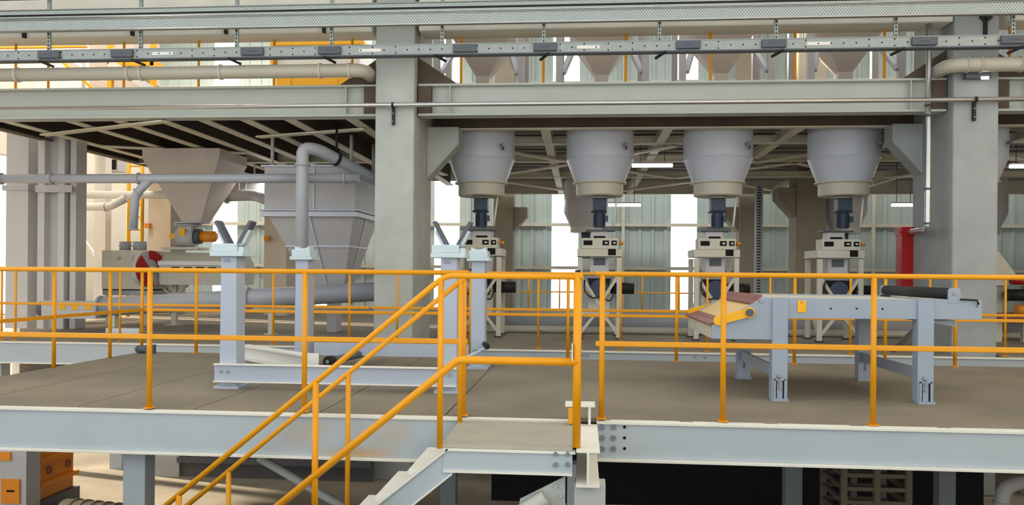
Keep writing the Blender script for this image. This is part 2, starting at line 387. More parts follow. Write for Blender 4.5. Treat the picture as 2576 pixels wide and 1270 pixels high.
# ================================================================== RAILINGS
def railing(label, x0, x1, Y, z, posts, mid=True, h=1.1, r=.019, pr=.021, grp='yellow safety railings', midh=.57, base=True):
    t = thing('safety_railing', label, 'railing', ((x0 + x1) / 2, Y, z), grp)
    MB().cyl((x0, Y, z + h), (x1, Y, z + h), r, yel, n=12).build('top_rail', t)
    if mid: MB().box((x0, Y - .012, z + midh - .02), (x1, Y + .012, z + midh + .02), yel).build('mid_rail', t, .006)
    for xx in posts:
        m_ = MB().cyl((xx, Y, z), (xx, Y, z + h - r * .5), pr, yel, n=12)
        if base: m_.box((xx - .036, Y - .036, z), (xx + .036, Y + .036, z + .008), yel)
        m_.build('post', t)
    return t
yf = YF + .05
railing('front yellow railing along the platform edge before the reel stand', -7.2, X(1178, yf), yf, ZD, [X(p, yf) for p in (-40, 378, 768, 1168)])
railing('front yellow railing along the platform edge before the roll table', X(1500, yf), 5.2, yf, ZD, [X(p, yf) for p in (1516, 1821, 2199, 2640)])
yr = YR - .06
railing('rear yellow railing of the front platform behind stand and roll table', G(352, 886, ZD).x + .05, 6.9, yr, ZD, [X(p, yr) for p in (358, 495, 787, 1185, 1430, 1703, 2000, 2228, 2404)])
y2 = Y2 + .08
railing('farther yellow railing along the edge of the rear platform left of the concrete column', -9.4, x1c - .02, y2, ZD, [X(p, y2) for p in (5, 40, 303, 688, 880)], pr=.016, r=.016)
railing('farther yellow railing along the rear platform edge before the silo stands', x1c + .02, 7.5, y2, ZD, [X(p, y2) for p in (1000, 1355, 1562, 1780, 1938, 2140, 2340, 2530)], pr=.016, r=.016)
# side railing of the front platform
xs = G(345, 886, ZD).x
t = thing('safety_railing', 'side yellow railing running back along the open end of the platform', 'railing', (xs + .06, 8.6, ZD), 'yellow safety railings')
MB().cyl((xs + .06, 5.6, ZD + 1.1), (xs + .06, yr - .03, ZD + 1.1), .018, yel, n=12).build('top_rail', t)
MB().box((xs + .048, 5.6, ZD + .55), (xs + .072, yr - .03, ZD + .59), yel).build('mid_rail', t)
for px, py in ((-140, 962), (105, 925), (252, 900)):
    yy = G(px, py, ZD).y; MB().cyl((xs + .06, yy, ZD), (xs + .06, yy, ZD + 1.09), .021, yel, n=12).build('post', t)
# mezzanine railing
ym = 12.3
def mezz_rail(label, px, xa, xb):
    railing(label, xa, xb, ym, ZM1, [X(p, ym, 160) for p in px], True, 1.1, .02, .02, 'yellow mezzanine railings', .58)
mezz_rail('yellow mezzanine railing above the beige pipe', (40, 122, 312, 500, 690, 886), -11, x1c - .1)
mezz_rail('yellow mezzanine railing before the four upper hoppers', (1160, 1367, 1574, 1787, 2000, 2225), x1c + 1.0, x2c - .7)
mezz_rail('short yellow mezzanine railing past the downpipe column', (2540, 2700), x2c + .8, 9)
# far railing close to the back wall
railing('thin yellow railing far back before the corrugated wall', -4, 6, 23.5, ZD, [X(p, 23.5) for p in (1330, 1408, 1616, 1709)], True, 1.1, .02, .02)

# ================================================================== FRONT PLATFORM
pf = thing('steel_platform', 'raised steel platform with brown grey deck carrying reel stand and roll table', 'platform', (0, 8.3, ZD))
xL = xs; xJ = X(1497, YF); xR = 9.0
seams = [xL] + [v for v in (X(p, YF, 1025) for p in (-420, -115, 185, 480, 800, 1118)) if v > xL + .2] + [xR]
for a, b in zip(seams, seams[1:]):
    MB().box((a + .006, YF + .07, ZD - .03), (b - .006, YR, ZD), deckm).build('deck_plate', pf)
zbm = ZD - .012
for xa, xb, hh in ((xL, X(1440, YF), .345), (X(1504, YF), xR, .30)):
    m_ = MB(); m_.box((xa, YF - .0, zbm - .022), (xb, YF + .12, zbm), conclite); m_.box((xa, YF + .02, zbm - hh + .02), (xb, YF + .04, zbm - .022), rust)
    m_.box((xa, YF - .02, zbm - hh), (xb, YF + .12, zbm - hh + .02), conclite); m_.build('front_beam', pf, .003)
x0 = X(1515, YF, 1060)
for k in range(9):
    MB().box((x0 + .06 + k * .62, YF + .004, zbm), (x0 + .58 + k * .62, YF + .05, zbm + .008), conclite).build('edge_strip', pf)
for py in (1074, 1101, 1128):
    for px in (1515, 1543): bolt(pf, P(px, py, YF + .02), .021)
    p = P(1571, py, YF + .02); MB().cyl(p, p + V((0, -.002, 0)), .012, hole, n=10).build('bolt_hole', pf)
MB().box((xL, YR - .1, ZD - .33), (xR, YR - .07, ZD - .035), blue).build('rear_beam', pf)
MB().ibeam((xL + .08, YF + .15, ZD - .19), (xL + .08, YR - .12, ZD - .19), .3, .14, blue).build('side_beam', pf)
for yy in (7.5, 9.0):
    MB().ibeam((xL + .16, yy, ZD - .19), (xR, yy, ZD - .19), .3, .14, blue).build('cross_beam', pf)
for px, Y in ((350, 6.45), (1458, 6.3), (2376, 10.0), (1130, 10.0), (350, 10.0), (1993, 9.6)):
    xx = X(px, Y, 1200)
    MB().box((xx - .095, Y - .08, 0), (xx + .095, Y + .08, ZD - .36), blue).build('leg', pf, .004)
d0, d1 = P(650, 1150, 6.6), P(880, 1285, 6.9)
MB().cyl(d0, d1 + (d1 - d0) * 1.2, .035, beam).build('pipe_brace', pf)

# ================================================================== LANDING AND STAIR
YS, YT = 5.22, 6.08
xa, xb = X(1115, YS, 1120), X(1440, YS, 1120)
ZL = ZD - .02
st = thing('staircase', 'steel stair descending from its landing with yellow handrails', 'stair', ((xa + xb) / 2, 5.6, 0))
MB().box((xa - .02, YS + .03, ZL - .025), (xb, YT + .02, ZL), landm).build('landing_plate', st)
m_ = MB(); m_.box((xa, YS, ZL - .04), (xb + .02, YS + .08, ZL - .027), conclite); m_.box((xa, YS + .015, ZL - .165), (xb, YS + .03, ZL - .04), blue); m_.box((xa, YS, ZL - .18), (xb, YS + .08, ZL - .165), conclite)
m_.build('landing_beam', st)
MB().box((xa, YT - .05, ZL - .18), (xb, YT - .02, ZL - .027), blue).build('landing_beam', st)
for px, py in ((1398, 1141), (1428, 1141), (1398, 1168), (1428, 1168)): bolt(st, P(px, py, YS + .015), .016)
xi = xb + .025
m_ = MB(); xm = xi + .075; zi1, zi0 = ZL - .005, Z(1460, 1226, YS - .04)
m_.ibeam((xm, YS - .04, (zi1 + zi0) / 2), (xm, YT + .02, (zi1 + zi0) / 2), zi1 - zi0, .15, conclite, .015, .014); m_.build('end_beam', st)
MB().box((xi - .01, YS + .05, 0), (xi + .19, YS + .2, zi0), beam).build('leg', st)
pts = [P(1422, 1198, YS + .1), P(1422, 1290, YS + .1), P(1300, 1330, YS + .1), P(1308, 1255, YS + .1)]
gp = MB().prism(pts, (0, .012, 0), beam).build('gusset', st)
for px, py in ((1398, 1221), (1410, 1246)): bolt(gp, P(px, py, YS + .1), .014, m=beam)
MB().cyl(P(1372, 1250, YS + .04), P(1180, 1370, YS + .04), .05, beam, n=18).build('pipe_brace', st)
SL = math.tan(math.radians(39.6)); ux = -math.cos(math.radians(39.6)); uz = -math.sin(math.radians(39.6))
run = (ZL - .2) / SL
for Y, nm in ((YS, 'stringer'), (YT - .09, 'stringer')):
    m_ = MB()
    top0 = V((xa + .0, Y, ZL - .02)); top1 = V((xa - run, Y, ZL - .02 - run * SL))
    pts = [(xa + .03, Y + .02, ZL - .02), (top1.x, Y + .02, top1.z), (top1.x, Y + .02, top1.z - .2), (xa + .06, Y + .02, ZL - .18)]
    m_.prism(pts, (0, .015, 0), blue)
    m_.prism([(p[0], Y, p[2]) for p in (pts[0], pts[1], (pts[1][0], 0, pts[1][2] - .014), (pts[0][0], 0, pts[0][2] - .014))], (0, .07, 0), conclite)
    m_.prism([(p[0], Y, p[2]) for p in (pts[3], pts[2], (pts[2][0], 0, pts[2][2] - .014), (pts[3][0], 0, pts[3][2] - .014))], (0, .07, 0), conclite)
    m_.build(nm, st)
for k in range(1, 10):
    z = ZL - .185 * k; xx = xa - .185 * k / SL
    MB().box((xx - .02, YS + .075, z - .035), (xx + .25, YT - .095, z - .0), conclite).build('tread', st)
def stair_rail(label, Y, first_px, hp, mid, posts, landing):
    t = thing('stair_handrail', label, 'handrail', (xa, Y, ZL), 'stair handrails')
    xk = X(first_px, Y, 690); zt = ZL + 1.1
    pts = [(xk, Y, zt), (xk - 2.35, Y, zt - 2.35 * SL)]
    if landing: pts = [(xb + .06, Y, zt)] + pts
    MB().tube(pts, .019, yel, .06).build('top_rail', t)
    if mid:
        xq = X(1152, Y, 890); zq = ZL + .55
        MB().tube([(xb + .03, Y, zq), (xq, Y, zq), (xq - 2.2, Y, zq - 2.2 * SL)], .026, yel, .03).build('mid_rail', t)
    for px, py, r in posts:
        xx = X(px, Y, py); zt_ = zt if xx >= xk else zt - (xk - xx) * SL
        zb_ = ZL - .03 if xx >= xa - .06 else ZL - .03 - (xa - xx) * SL
        MB().cyl((xx, Y, zb_), (xx, Y, zt_), r, yel).build('post', t)
    return t
stair_rail('near yellow stair handrail with a thick mid rail, in front of the landing', YS + .035, 1120, 1.1, True, ((1108, 900, .02), (793, 1100, .021), (450, 1250, .02)), True)
stair_rail('far yellow stair handrail next to the platform side', YT - .055, 1176, 1.1, False, ((1158, 900, .019), (876, 1000, .019), (575, 1200, .019)), False)
t = thing('gate_post', 'thick yellow gate post at the corner of the stair landing', 'post', (X(1451, YS + .04, 1000), YS + .04, ZL))
xx = X(1451, YS + .04, 1000)
MB().cyl((xx, YS + .04, ZL), (xx, YS + .04, ZL + 1.13), .027, yel, n=20).build('tube', t)
MB().cyl((xx, YS + .04, ZL + 1.13), (xx, YS + .04, ZL + 1.145), .018, black).build('end_cap', t)
MB().box((xx - .035, YS + .0, ZL + .56), (xx - .028, YS + .06, ZL + .67), white).build('latch_plate', t)
t = thing('beam_stub', 'beige steel beam stub with yellow lug behind the gate post', 'beam', (xJ, 6.1, ZD - .03))
ya = 6.05; zt = Z(1460, 1018, 6.0); 
MB().box((X(1422, ya, 1020), ya - .03, zt - .02), (X(1497, ya, 1020), ya + .12, zt), conclite).build('top_flange', t)
MB().box((X(1480, ya, 1040), ya - .02, ZL + .0), (X(1486, ya, 1040), ya + .1, zt - .02), conclite).build('web', t)
MB().box((X(1430, ya, 1040), ya - .04, ZL + .01), (X(1446, ya, 1040), ya - .0, zt - .025), yel).build('lug', t)

# ================================================================== REEL STAND ON THE PLATFORM
rs = thing('reel_stand', 'four posted blue grey reel stand with V arms on the platform', 'machine', (X(850, 8.4), 8.4, ZD))
YA, YB = 7.35, 9.25
zcap = Z(588, 645, YA)
def post(px, Y, mtop):
    xx = X(px, Y, 800); wd = .15
    m_ = MB(); a = .008
    m_.loft([(xx - wd / 2 - a, Y, ZD), (xx + wd / 2 + a, Y, ZD), (xx + wd / 2 + a, Y + .2, ZD), (xx - wd / 2 - a, Y + .2, ZD)], [(xx - wd / 2, Y, mtop), (xx + wd / 2, Y, mtop), (xx + wd / 2, Y + .2, mtop), (xx - wd / 2, Y + .2, mtop)], blue2, True, True)
    o = m_.build('post', rs, .006)
    MB().box((xx - .12, Y - .05, ZD), (xx + .12, Y + .25, ZD + .022), blue2).build('foot_plate', rs)
    return xx
for px in (574, 1128):
    xx = post(px, YA, zcap)
    m_ = MB(); m_.box((xx - .16, YA - .06, zcap), (xx + .16, YA + .26, zcap + .045), capb); m_.box((xx - .15, YA - .05, zcap + .045), (xx + .10, YA + .25, zcap + .12), capb)
    m_.box((xx + .10, YA - .03, zcap + .04), (xx + .155, YA + .1, zcap + .10), capb); cp = m_.build('head_block', rs, .006)
    for s_ in (-1, 1):
        b0 = V((xx + s_ * .05 + .02, YA + .1, zcap + .115)); b1 = V((xx + s_ * .17 + .02, YA + .1, zcap + .335))
        MB().bar(b0, b1, .03, .13, dark, (0, 1, 0)).build('arm', rs)
        MB().bar(b0 + V((s_ * .03, 0, 0)), b0 + (b1 - b0) * .62 + V((s_ * .026, 0, 0)), .035, .1, capb, (0, 1, 0)).build('arm_support', rs)
    MB().cyl((xx + .1, YA - .02, zcap + .105), (xx + .16, YA - .02, zcap + .105), .018, galv, n=10).build('clamp', rs)
    m_ = MB()
    for k in range(3): m_.box((xx - .05, YA - .002, zcap - .03 - k * .011), (xx + .02 + .0 * k, YA, zcap - .027 - k * .011), dark)
    m_.build('label', rs)
for px in (758, 1202):
    xx = post(px, YB, zcap)
    m_ = MB(); m_.box((xx - .13, YB - .05, zcap), (xx + .13, YB + .25, zcap + .04), capb); m_.box((xx - .11, YB - .04, zcap + .04), (xx + .11, YB + .22, zcap + .12), capb)
    m_.build('head_block', rs, .006)
    m_ = MB(); pr = [(xx - .085, zcap + .12), (xx + .085, zcap + .12), (xx + .085, zcap + .16), (xx + .045, zcap + .14), (xx, zcap + .13), (xx - .045, zcap + .14), (xx - .085, zcap + .16)]
    m_.prism([(a, YB, b) for a, b in pr], (0, .16, 0), capb).build('saddle', rs)
xa_, xb_ = X(545, YA), X(1152, YA)
m_ = MB(); zk0, zk1 = Z(850, 962, YA), Z(850, 922, YA)
m_.box((xa_, YA - .03, zk0), (xb_, YA - .02, zk1), blue2); m_.box((xa_, YA - .06, zk1), (xb_, YA - .0, zk1 + .012), conclite); m_.box((xa_, YA - .06, zk0 - .012), (xb_, YA - .0, zk0), conclite)
m_.build('front_beam', rs)
for px, py in ((556, 934), (573, 935), (1131, 943)): bolt(rs, P(px, py, YA - .03), .014, m=galv)
MB().box((X(790, YB), YB + .02, ZD + .12), (X(1180, YB), YB + .05, ZD + .27), blue2).build('rear_beam', rs)
# pivoted arm
la = thing('lift_arm', 'white steel lifting arm lying across the reel stand base', 'arm', P(690, 915, 8.1))
p0, p1 = P(612, 884, 8.5), P(780, 912, 7.62)
m_ = MB(); m_.ibeam(p0, p1, .15, .13, white, .016, .012); m_.build('arm_beam', la)
MB().cbox(p1 + V((.03, -.03, -.0)), (.13, .02, .19), white).build('end_plate', la)
MB().cyl(p0 + V((-.0, 0, -.12)), p0 + V((.35, -.4, -.17)), .02, white, n=10).build('link_rod', la)
lr = thing('floor_roller', 'black roller with end cap on the deck between the stand posts', 'roller', P(843, 905, 8.5))
p0, p1 = P(836, 907, 8.7), P(985, 872, 10.1)
MB().cyl(p0, p1, .042, dark, n=20).build('roller', lr)
d = (p0 - p1).normalized()
MB().cyl(p0, p0 + d * .1, .058, black, n=20).build('end_cap', lr); MB().cyl(p0 + d * .1, p0 + d * .108, .02, galv).build('axle', lr)
MB().box(p0 + V((-.08, -.06, -.10)), p0 + V((.05, .1, -.06)), black).build('foot', lr)
pm = thing('pedal_lever', 'grey bracket with black handle on the rear reel stand post', 'lever', P(1215, 870, YB - .1))
m_ = MB(); c = P(1205, 868, YB - .06); m_.cbox(c, (.16, .06, .1), blue2).build('bracket', pm)
MB().cyl(c + V((.07, -.03, .02)), c + V((.12, -.2, -.0)), .03, black).build('handle', pm)
MB().bar(c + V((.1, -.15, -.01)), c + V((-.15, -.3, -.13)), .03, .015, capb).build('lever_bar', pm)
mt = thing('small_motor', 'small dark grey motor on the deck behind the front rail post', 'motor', P(368, 888, 10.2))
c = G(366, 889, ZD); c.y = 10.25; c = P(366, 879, 10.25); c.z = ZD + .055
MB().cyl(c + V((-.1, 0, 0)), c + V((.09, 0, 0)), .052, dark, n=18).build('housing', mt)
MB().cyl(c + V((-.13, 0, 0)), c + V((-.1, 0, 0)), .035, dark, .05).build('fan_cover', mt); MB().box(c + V((.02, -.05, -.054)), c + V((.12, .05, .06)), dark).build('flange', mt)

# ================================================================== ROLL TABLE
rt = thing('roll_table', 'blue grey roll transfer table with slatted tilting head and black roller', 'machine', (X(2130, 8.1), 8.1, ZD))
TF, TB = 7.32, 8.92
side = [(1791, 852), (1791, 817), (1820, 804), (1892, 764), (1914, 747), (1981, 749), (2470, 755), (2470, 804), (1981, 801), (1976, 855)]
sp = [P(a, b, TF) for a, b in side]
MB().prism(sp, (0, .025, 0), tablep).build('side_frame', rt, .003)
MB().prism([p + V((0, TB - TF, 0)) for p in sp], (0, .025, 0), tablep).build('side_frame', rt, .003)
e0, e1, e2, e3, e4 = sp[1], sp[2], sp[3], sp[4], sp[6]
w_ = TB - TF
MB().prism([e2 + V((0, .03, -.01)), e1 + V((0, .03, -.01)), e1 + V((0, w_ - .005, -.01)), e2 + V((0, w_ - .005, -.01))], (0.005, 0, -.012), cream).build('tilt_plate', rt)
def slat(p, q, nm='slat'):
    MB().prism([p + V((0, -.0, .012)), q + V((0, -.0, .012)), q + V((0, w_ + .02, .012)), p + V((0, w_ + .02, .012))], (.004, 0, -.018), brick).build(nm, rt, .004)
slat(e2 + V((-.01, 0, 0)), (e2 + e3) / 2 + V((-.004, 0, 0))); slat((e2 + e3) / 2 + V((.004, 0, 0)), e3 + V((.01, 0, 0.01)))
slat(e0 + V((-.03, 0, -.0)), (e0 + e1) / 2 + V((-.004, 0, 0.0))); slat((e0 + e1) / 2 + V((.004, 0, 0)), e1 + V((.01, 0, .0)))
MB().prism([e3 + V((.02, .03, -.01)), e4 + V((-.01, .03, -.015)), e4 + V((-.01, w_ - .01, -.015)), e3 + V((.02, w_ - .01, -.01))], (0, 0, -.02), ivory).build('table_top', rt)
MB().prism([sp[0] + V((.0, .03, .0)), sp[1] + V((.0, .03, 0)), sp[1] + V((0, w_ - .005, 0)), sp[0] + V((0, w_ - .005, 0))], (.02, 0, 0), ivory).build('head_panel', rt)
def leg(px, Y, pyb):
    xx = X(px, Y, 900); zt = Z(px, 752, Y) if Y < 8 else ZD + .78
    m_ = MB(); m_.box((xx - .066, Y, ZD + .02), (xx + .066, Y + .012, zt), tablep); m_.box((xx - .066, Y + .012, ZD + .02), (xx - .056, Y + .12, zt), tablep); m_.box((xx + .056, Y + .012, ZD + .02), (xx + .066, Y + .12, zt), tablep)
    return m_.build('leg', rt), xx
for px in (1962, 2329):
    lg, xx = leg(px, TF - .02, 997)
    yy = TF - .035; z0 = ZD + .02
    ft = MB(); ft.box((xx - .07, yy - .02, ZD), (xx + .07, yy + .1, ZD + .02), tablep); ft.box((xx - .05, yy, ZD + .02), (xx - .036, yy + .014, ZD + .19), tablep); ft.box((xx + .036, yy, ZD + .02), (xx + .05, yy + .014, ZD + .19), tablep); ft.box((xx - .05, yy, ZD + .18), (xx + .05, yy + .014, ZD + .195), tablep)
    ft.box((xx - .036, yy + .008, ZD + .02), (xx - .026, yy + .0145, ZD + .18), hole); ft.box((xx + .026, yy + .008, ZD + .02), (xx + .036, yy + .0145, ZD + .18), hole)
    fo = ft.build('adjustable_foot', rt)
    for zz in (.155, .115): bolt(fo, (xx - .0, yy + .013, ZD + zz), .013, m=galv)
    MB().cyl((xx - .01, yy, ZD + .195), (xx - .01, yy, ZD + .235), .014, galv, n=8).build('adjusting_screw', fo)
for px in (1872, 2176):
    lg, xx = leg(px, TB - .12, 945)
    MB().box((xx - .075, TB - .15, ZD), (xx + .075, TB + .02, ZD + .02), tablep).build('foot_plate', rt)
    m_ = MB()
    for k in range(5): m_.box((xx - .012, TB - .1205, ZD + .11 + k * .018), (xx + .012, TB - .119 - .003, ZD + .122 + k * .018), dark)
    m_.build('stencil_mark', rt)
for px in (1962, 2329):
    xx = X(px, TF, 900); MB().box((xx - .05, TF + .1, ZD + .20), (xx - .02, TB - .12, ZD + .30), tablep).build('foot_rail', rt)
pv = P(1885, 786, TF - .03)
for yy, nm in ((TF - .03, 'tilt_arm'), (TB + .05, 'tilt_arm')):
    a = V((pv.x, yy, pv.z)); b = a + V((-.27, 0, -.075))
    m_ = MB(); m_.cyl(a + V((0, -.012, 0)), a + V((0, .02, 0)), .048, yel2, n=20); m_.bar(a + V((0, .004, .0)), b + V((0, .004, 0)), .022, .075, yel2); m_.cyl(b + V((0, -.01, 0)), b + V((0, .018, 0)), .04, yel2, n=16)
    ta = m_.build(nm, rt); MB().cyl(a + V((0, -.03, 0)), a + V((0, -.012, 0)), .034, dark, n=16).build('pivot_pin', ta)
for px, py in ((2090, 776), (2155, 776), (2220, 777)):
    p = P(px, py, TF); MB().cyl(p, p + V((0, -.002, 0)), .009, hole, n=10).build('bolt_hole', rt)
for px, py in ((1914, 757), (1807, 814), (2461, 768)):
    p = P(px, py, TF); MB().cyl(p, p + V((0, -.02, 0)), .014, galv, n=10).build('bolt', rt)
a, b = P(2006, 756, TF - .001), P(2028, 786, TF - .008)
sg = MB().box(a, b, yel2).build('warning_plate', rt, .003); p = P(2017, 761, TF - .008); MB().cbox(p, (.02, .004, .006), dark).build('print_mark', sg)
p = P(2401, 739, TF); 
MB().cyl(p + V((0, .02, 0)), p + V((0, w_ - .02, 0)), .05, black, n=24).build('roller', rt)
for yy in (TF - .005, TB):
    m_ = MB(); a = V((p.x, yy, p.z)); m_.prism([a + V((-.05, 0, -.08)), a + V((.05, 0, -.08)), a + V((.05, 0, .03)), a + V((.035, 0, .05)), a + V((-.035, 0, .05)), a + V((-.05, 0, .03))], (0, .02, 0), tablep); br = m_.build('roller_bracket', rt)
    MB().cyl(a + V((0, -.012, 0)), a, .014, galv, n=10).build('bolt', br)
MB().tube([P(2416, 753, TF - .02), P(2458, 755, TF - .02), P(2462, 766, TF - .02)], .008, black).build('latch_hook', rt)
MB().prism([P(2348, 806, TF + .1), P(2405, 806, TF + .1), P(2403, 821, TF + .1), P(2350, 813, TF + .1)], (0, 1.3, 0), tablep).build('under_tray', rt)
a, b = P(2312, 824, TF + .5), P(2246, 880, TF + 1.0)
MB().cyl(a, b, .03, galv, n=14).cyl(a, a + (a - b).normalized() * .12, .016, chrome, n=10).build('tilt_cylinder', rt)

# ================================================================== REAR PLATFORM
rp = thing('steel_platform', 'rear steel platform behind the gap carrying the silo stands and screw conveyors', 'platform', (0, 15, ZD))
cx4 = X(2003, 20.5)
for xa, xb, ya, yb_ in ((-9.6, x1c - .02, Y2 + .06, 13.46), (x1c + .62, x2c - .02, Y2 + .06, 13.46), (x2c + .64, 13, Y2 + .06, 13.46), (-9.6, 13, 13.46, 16.2), (-14.3, 13, 16.2, 20.46), (-14.3, cx4 - .02, 20.46, 24.5), (cx4 + .74, 13, 20.46, 24.5)):
    MB().box((xa, ya, ZD - .05), (xb, yb_, ZD), deckm).build('deck_plate', rp)
m_ = MB(); m_.box((-9.6, Y2, ZD - .035), (13, Y2 + .06, ZD - .012), conclite); m_.box((-9.6, Y2 + .02, ZD - .33), (13, Y2 + .04, ZD - .035), blue); m_.box((-9.6, Y2, ZD - .35), (13, Y2 + .12, ZD - .33), conclite); m_.build('front_beam', rp)
for px, py in ((1455, 893), (1465, 893), (1477, 893), (1748, 896), (1773, 898)): bolt(rp, P(px, py, Y2 + .02), .016, m=galv)
for xx in (-9.2, -7.2, -3.9, -.5, 3, 6.4):
    MB().box((xx - .1, Y2 + .3, 0), (xx + .1, Y2 + .5, ZD - .05), blue).build('leg', rp)

# ================================================================== SILOS AND STANDS
YSI = 14.3
silo_px = [1212, 1509, 1806, 2122, 2437]
ref = X(1509, YSI, 400)
zs1, zs2, zs3, zs4 = Z(1509, 403, YSI), Z(1509, 462, YSI), Z(1509, 466, YSI), Z(1509, 492, YSI)
s0 = thing('silo', 'x', 'silo', (ref, YSI, zs4), 'grey silos under the mezzanine')
MB().lathe((ref, YSI, 0), [(.585, ZM1 - .1), (.585, ZM0 - .02), (.59, ZM0 - .02), (.59, ZM0 - .05), (.585, ZM0 - .05), (.585, zs1 + .012), (.591, zs1 + .008), (.591, zs1 - .004), (.582, zs1 - .008), (.43, zs2)], silo, 56).build('body', s0)
MB().lathe((ref, YSI, 0), [(.43, zs2 + .012), (.47, zs2 + .012), (.47, zs2 - .012), (.4, zs2 - .012)], ivory, 56).build('flange', s0)
MB().lathe((ref, YSI, 0), [(.41, zs2 - .01), (.41, zs4), (.39, zs4 - .02), (.0, zs4 - .02)], ivory, 56).build('discharge_ring', s0)
p = V((ref + .4, YSI - .47, Z(1509, 375, YSI)))
s = MB().cyl(p, p + V((.04, -.08, 0)), .03, galv, n=12).build('level_sensor', s0); MB().cyl(p + V((.03, -.06, -.09)), p + V((.03, -.06, .03)), .022, dark, n=10).build('sensor_cap', s)
MB().cyl((ref + .3, YSI - .1, zs4 - .02), (ref + .24, YSI - .15, zs4 - .55), .018, white, n=10).build('vent_tube', s0)
# gear motor hanging below
zz = lambda py: Z(1509, py, YSI)
gm = MB(); gm.lathe((ref, YSI, 0), [(.0, zz(496)), (.15, zz(496)), (.15, zz(499)), (.0, zz(499))], ivory, 24)
gm.build('motor_flange', s0)
MB().cbox((ref - .0, YSI, zz(515)), (.24, .24, zz(499) - zz(531)), navy).cbox((ref - .01, YSI, zz(533)), (.28, .26, .03), navy).build('gearbox', s0, .02)
m_ = MB(); m_.lathe((ref, YSI, 0), [(.09, zz(533)), (.09, zz(572)), (.0, zz(572))], navy, 24)
for k in range(14):
    a = 2 * math.pi * k / 14; c = V((ref + math.cos(a) * .095, YSI + math.sin(a) * .095, 0)); m_.bar(c + V((0, 0, zz(538))), c + V((0, 0, zz(570))), .006, .02, navy, (math.cos(a), math.sin(a), 0))
mo = m_.build('motor', s0); MB().cbox((ref + .12, YSI - .02, zz(550)), (.06, .1, .1), navy).build('terminal_box', mo)
lab = ['grey silo nearest the column with the reel stand, first of its row', 'grey silo second from the column, over a light grey far silo', 'grey silo third from the column with a lamp beside its cone',
       'grey silo nearest the red cabinet, fourth of its row', 'grey silo mostly hidden behind the column with the silver downpipe']
for i, px in enumerate(silo_px):
    xx = X(px, YSI, 400)
    if i == 1: s0['label'] = lab[1]
    else: copy_tree(s0, (xx, YSI, zs4), lab[i])
# dosing stands
YG = 13.85
xr = X(1508, YG, 700); hw = .33
ZT = Z(1508, 648, YG)
q = thing('dosing_stand', 'x', 'machine', (xr, YG + .35, ZD), 'ivory dosing stands')
for sx in (-1, 1):
    for yy in (YG, YG + .7):
        MB().box((xr + sx * hw - .04, yy - .03, ZD + .02), (xr + sx * hw + .04, yy + .03, ZT), ivory).build('leg', q); MB().box((xr + sx * hw - .06, yy - .05, ZD), (xr + sx * hw + .06, yy + .05, ZD + .02), black).build('foot', q)
z65, z66 = Z(1508, 645, YG), Z(1508, 626, YG)
MB().box((xr - hw - .05, YG - .05, z65), (xr + hw + .05, YG + .75, z66), ivory).build('top_frame', q, .006)
MB().box((xr + .14, YG - .055, z65 + .02), (xr + .27, YG - .05, z66 - .0), hole).build('name_plate', q)
pb = MB().box((xr - .31, YG - .06, z66), (xr + .31, YG + .3, Z(1508, 599, YG)), ivory).build('instrument_panel', q, .006)
zp = Z(1508, 611, YG)
for dx, wd in ((-.2, .15), (.1, .11), (.26 - .02, .09)):
    d_ = MB().box((xr + dx - wd / 2, YG - .066, zp - .04), (xr + dx + wd / 2, YG - .06, zp + .04), hole).build('display', pb)
    MB().box((xr + dx - wd * .15, YG - .069, zp - .012), (xr + dx + wd * .28, YG - .066, zp + .012), white).build('screen_text', d_) if dx > 0 else None
for k in range(3): MB().cyl((xr + .335, YG + .02 + k * .07, zp), (xr + .40, YG + .02 + k * .07, zp), .028, orange, n=10).build('pipe_union', q)
MB().box((xr - .14, YG + .22, Z(1508, 598, YG)), (xr + .14, YG + .5, Z(1508, 580, YG)), hop).box((xr - .24, YG + .15, Z(1508, 579, YG)), (xr + .27, YG + .55, Z(1508, 576, YG)), dark).build('inlet_box', q)
MB().box((xr - .1, YG + .215, Z(1508, 597, YG)), (xr + .1, YG + .22, Z(1508, 592, YG)), hole).build('slot', q)
MB().box((xr - .16, YG + .12, Z(1508, 700, YG)), (xr + .16, YG + .5, z65), hop).build('spout', q)
MB().box((xr - .1, YG + .115, Z(1508, 667, YG)), (xr + .1, YG + .12, Z(1508, 645, YG) - .02), dark).build('sight_glass', q)
MB().loft([(xr - .2, YG + .1, Z(1508, 700, YG)), (xr + .2, YG + .1, Z(1508, 700, YG)), (xr + .2, YG + .55, Z(1508, 700, YG)), (xr - .2, YG + .55, Z(1508, 700, YG))],
          [(xr - .12, YG + .15, Z(1508, 745, YG)), (xr + .12, YG + .15, Z(1508, 745, YG)), (xr + .12, YG + .5, Z(1508, 745, YG)), (xr - .12, YG + .5, Z(1508, 745, YG))], black, True, True).build('chute', q)
vb = MB().cyl((xr, YG + .1, Z(1508, 725, YG)), (xr, YG + .02, Z(1508, 725, YG)), .15, navy, n=22).build('valve_body', q)
for k in range(4): MB().cyl((xr - .09 + k * .06, YG + .08, Z(1508, 710, YG)), (xr - .09 + k * .06, YG + .04, Z(1508, 710, YG)), .014, white, n=8).build('stud', vb)
MB().cyl((xr + .2, YG + .3, Z(1508, 725, YG)), (xr + .6, YG + .3, Z(1508, 725, YG)), .1, black, n=18).build('drive_motor', q)
